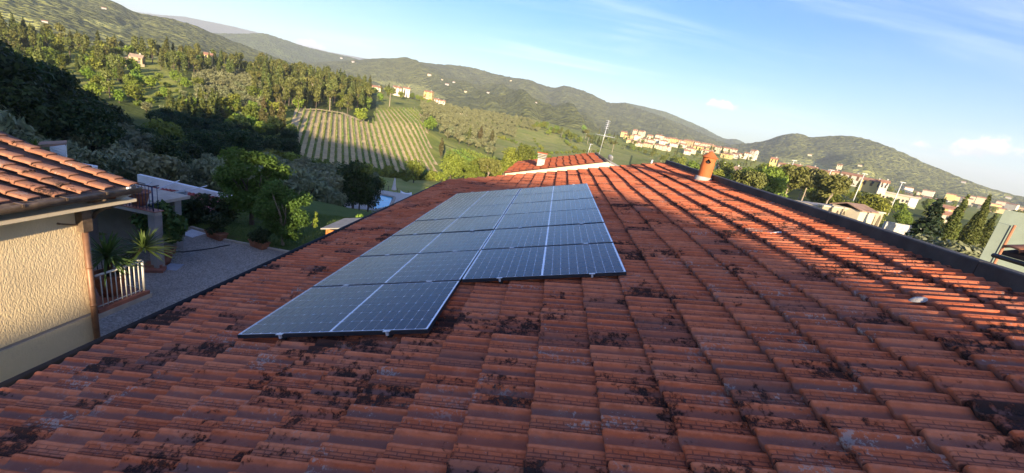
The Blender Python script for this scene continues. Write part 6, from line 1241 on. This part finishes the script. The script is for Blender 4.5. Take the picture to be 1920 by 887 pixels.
# shrubs and trees around the pool
for px, py, r_, s, kind, lab in ((660,395,48,.95,'nb','dark bushy fruit tree in front of the pool, leftmost'),(690,392,50,.85,'nb','dark fruit tree with a few yellow leaves before the pool'),(640,372,54,.9,'nb','dark tree at the left end of the pool'),(675,372,56,.7,'nb','dark shrub overlapping the pool cover'),(612,380,45,.8,'no','silver-green bush left of the dark pool trees'),(628,392,42,.7,'no','small silver-green bush below the pool trees'),(740,385,50,.6,'lm','yellow-green bush at the right end of the pool'),(752,378,56,.5,'lm','pale green bush under the hanging sheet'),(786,366,68,.55,'lm','sunlit pale bush at the eave before the valley'),(808,350,80,.5,'lm','small pale bush at the far corner of the eave')):
    q = atR(px, py, r_); zg = zt1(q[0],q[1]); kd = {'nb':'wood','no':'nolive','lm':'vbush'}[kind]; o = put(kd, q[0], q[1], s*.62 if kd == 'wood' else s, lab, None, z=max(zg-.2, q[2]-2.2*s))
d = MB(); q = atR(620,343,78); d.slab([atR(x,y,78) for x, y in ((566,345),(580,340),(592,340),(592,352),(575,352))], 1.5, (.5,-.85,0)); tag(obj('garden_hut', d, 'zinc'), 'pale grey hut roof among the olives left of the pool', 'hut')
q = [atR(x,y,76) for x, y in ((598,348),(602,347),(603,358),(599,359))]; d = MB(); d.slab(q, .3, (.5,-.85,0)); tag(obj('white_panel', d, 'cloth_white'), 'narrow white panel standing among the olives', 'panel')
# ------------------------------------------------------------------ the wooded hill behind the viewer that shades the valley floor
hq, hy = np.meshgrid(np.concatenate([np.linspace(-420,-60,30), np.linspace(-56,40,90)]), np.linspace(-330,-38,74), indexing='ij'); hx = hq-.22*hy
tf = np.interp(hq, [-420,-140,-85,-51,-30,-18,-13,-8.4,-7.2,-5], [33,34,38,43,42.5,40.5,38,37,15,-6]); tn = np.interp(hq, [-60,-20,-6.3,-5.6,14,22,40], [7,10,9.55,10.7,10.3,2,-6])
hz_ = np.maximum(-7+(tf+7)*np.clip(1-np.abs((hy+190)/120),0,1)**.6, -7+(tn+7)*np.clip(1-np.abs((hy+62)/22),0,1)**.6)+(fbm(hx/9, hy/9, 6, 3)-.45)*0.5
# the far crest stands further back than the near one, so lift it with distance
hz_ = np.where(hy < -110, np.maximum(hz_, -7+(tf+.2*30+7)*np.clip(1-np.abs((hy+190)/100),0,1)**.6), hz_)
n0, n1 = hx.shape; ix = np.arange(n0*n1).reshape(n0,n1); f = np.stack([ix[:-1,:-1],ix[1:,:-1],ix[1:,1:],ix[:-1,1:]],-1).reshape(-1,4)
tag(obj('hill', mk_mesh('hill', np.stack([hx,hy,hz_],-1).reshape(-1,3), f, {'clear': np.zeros(hx.size)}, True), 'forest_near'), kind='structure')
# ------------------------------------------------------------------ haze
if True:
    X0, X1, Y0_, Y1_, Z0, Z1 = -12000, 12000, -900, 12500, -700, 900
    m = bpy.data.materials.new('haze'); m.use_nodes = True; t = NT(m.node_tree); t.n.remove(t.n['Principled BSDF']); v = t.new('ShaderNodeVolumePrincipled')
    v.inputs['Color'].default_value = (0.86,0.92,1.0,1); v.inputs['Density'].default_value = 1.25e-4; v.inputs['Anisotropy'].default_value = 0.0
    t.l.new(v.outputs[0], t.n['Material Output'].inputs['Volume'])
    d = MB(); d.box(((X0+X1)/2,(Y0_+Y1_)/2,(Z0+Z1)/2),(X1-X0,Y1_-Y0_,Z1-Z0)); tag(obj('haze', d, m), kind='stuff')
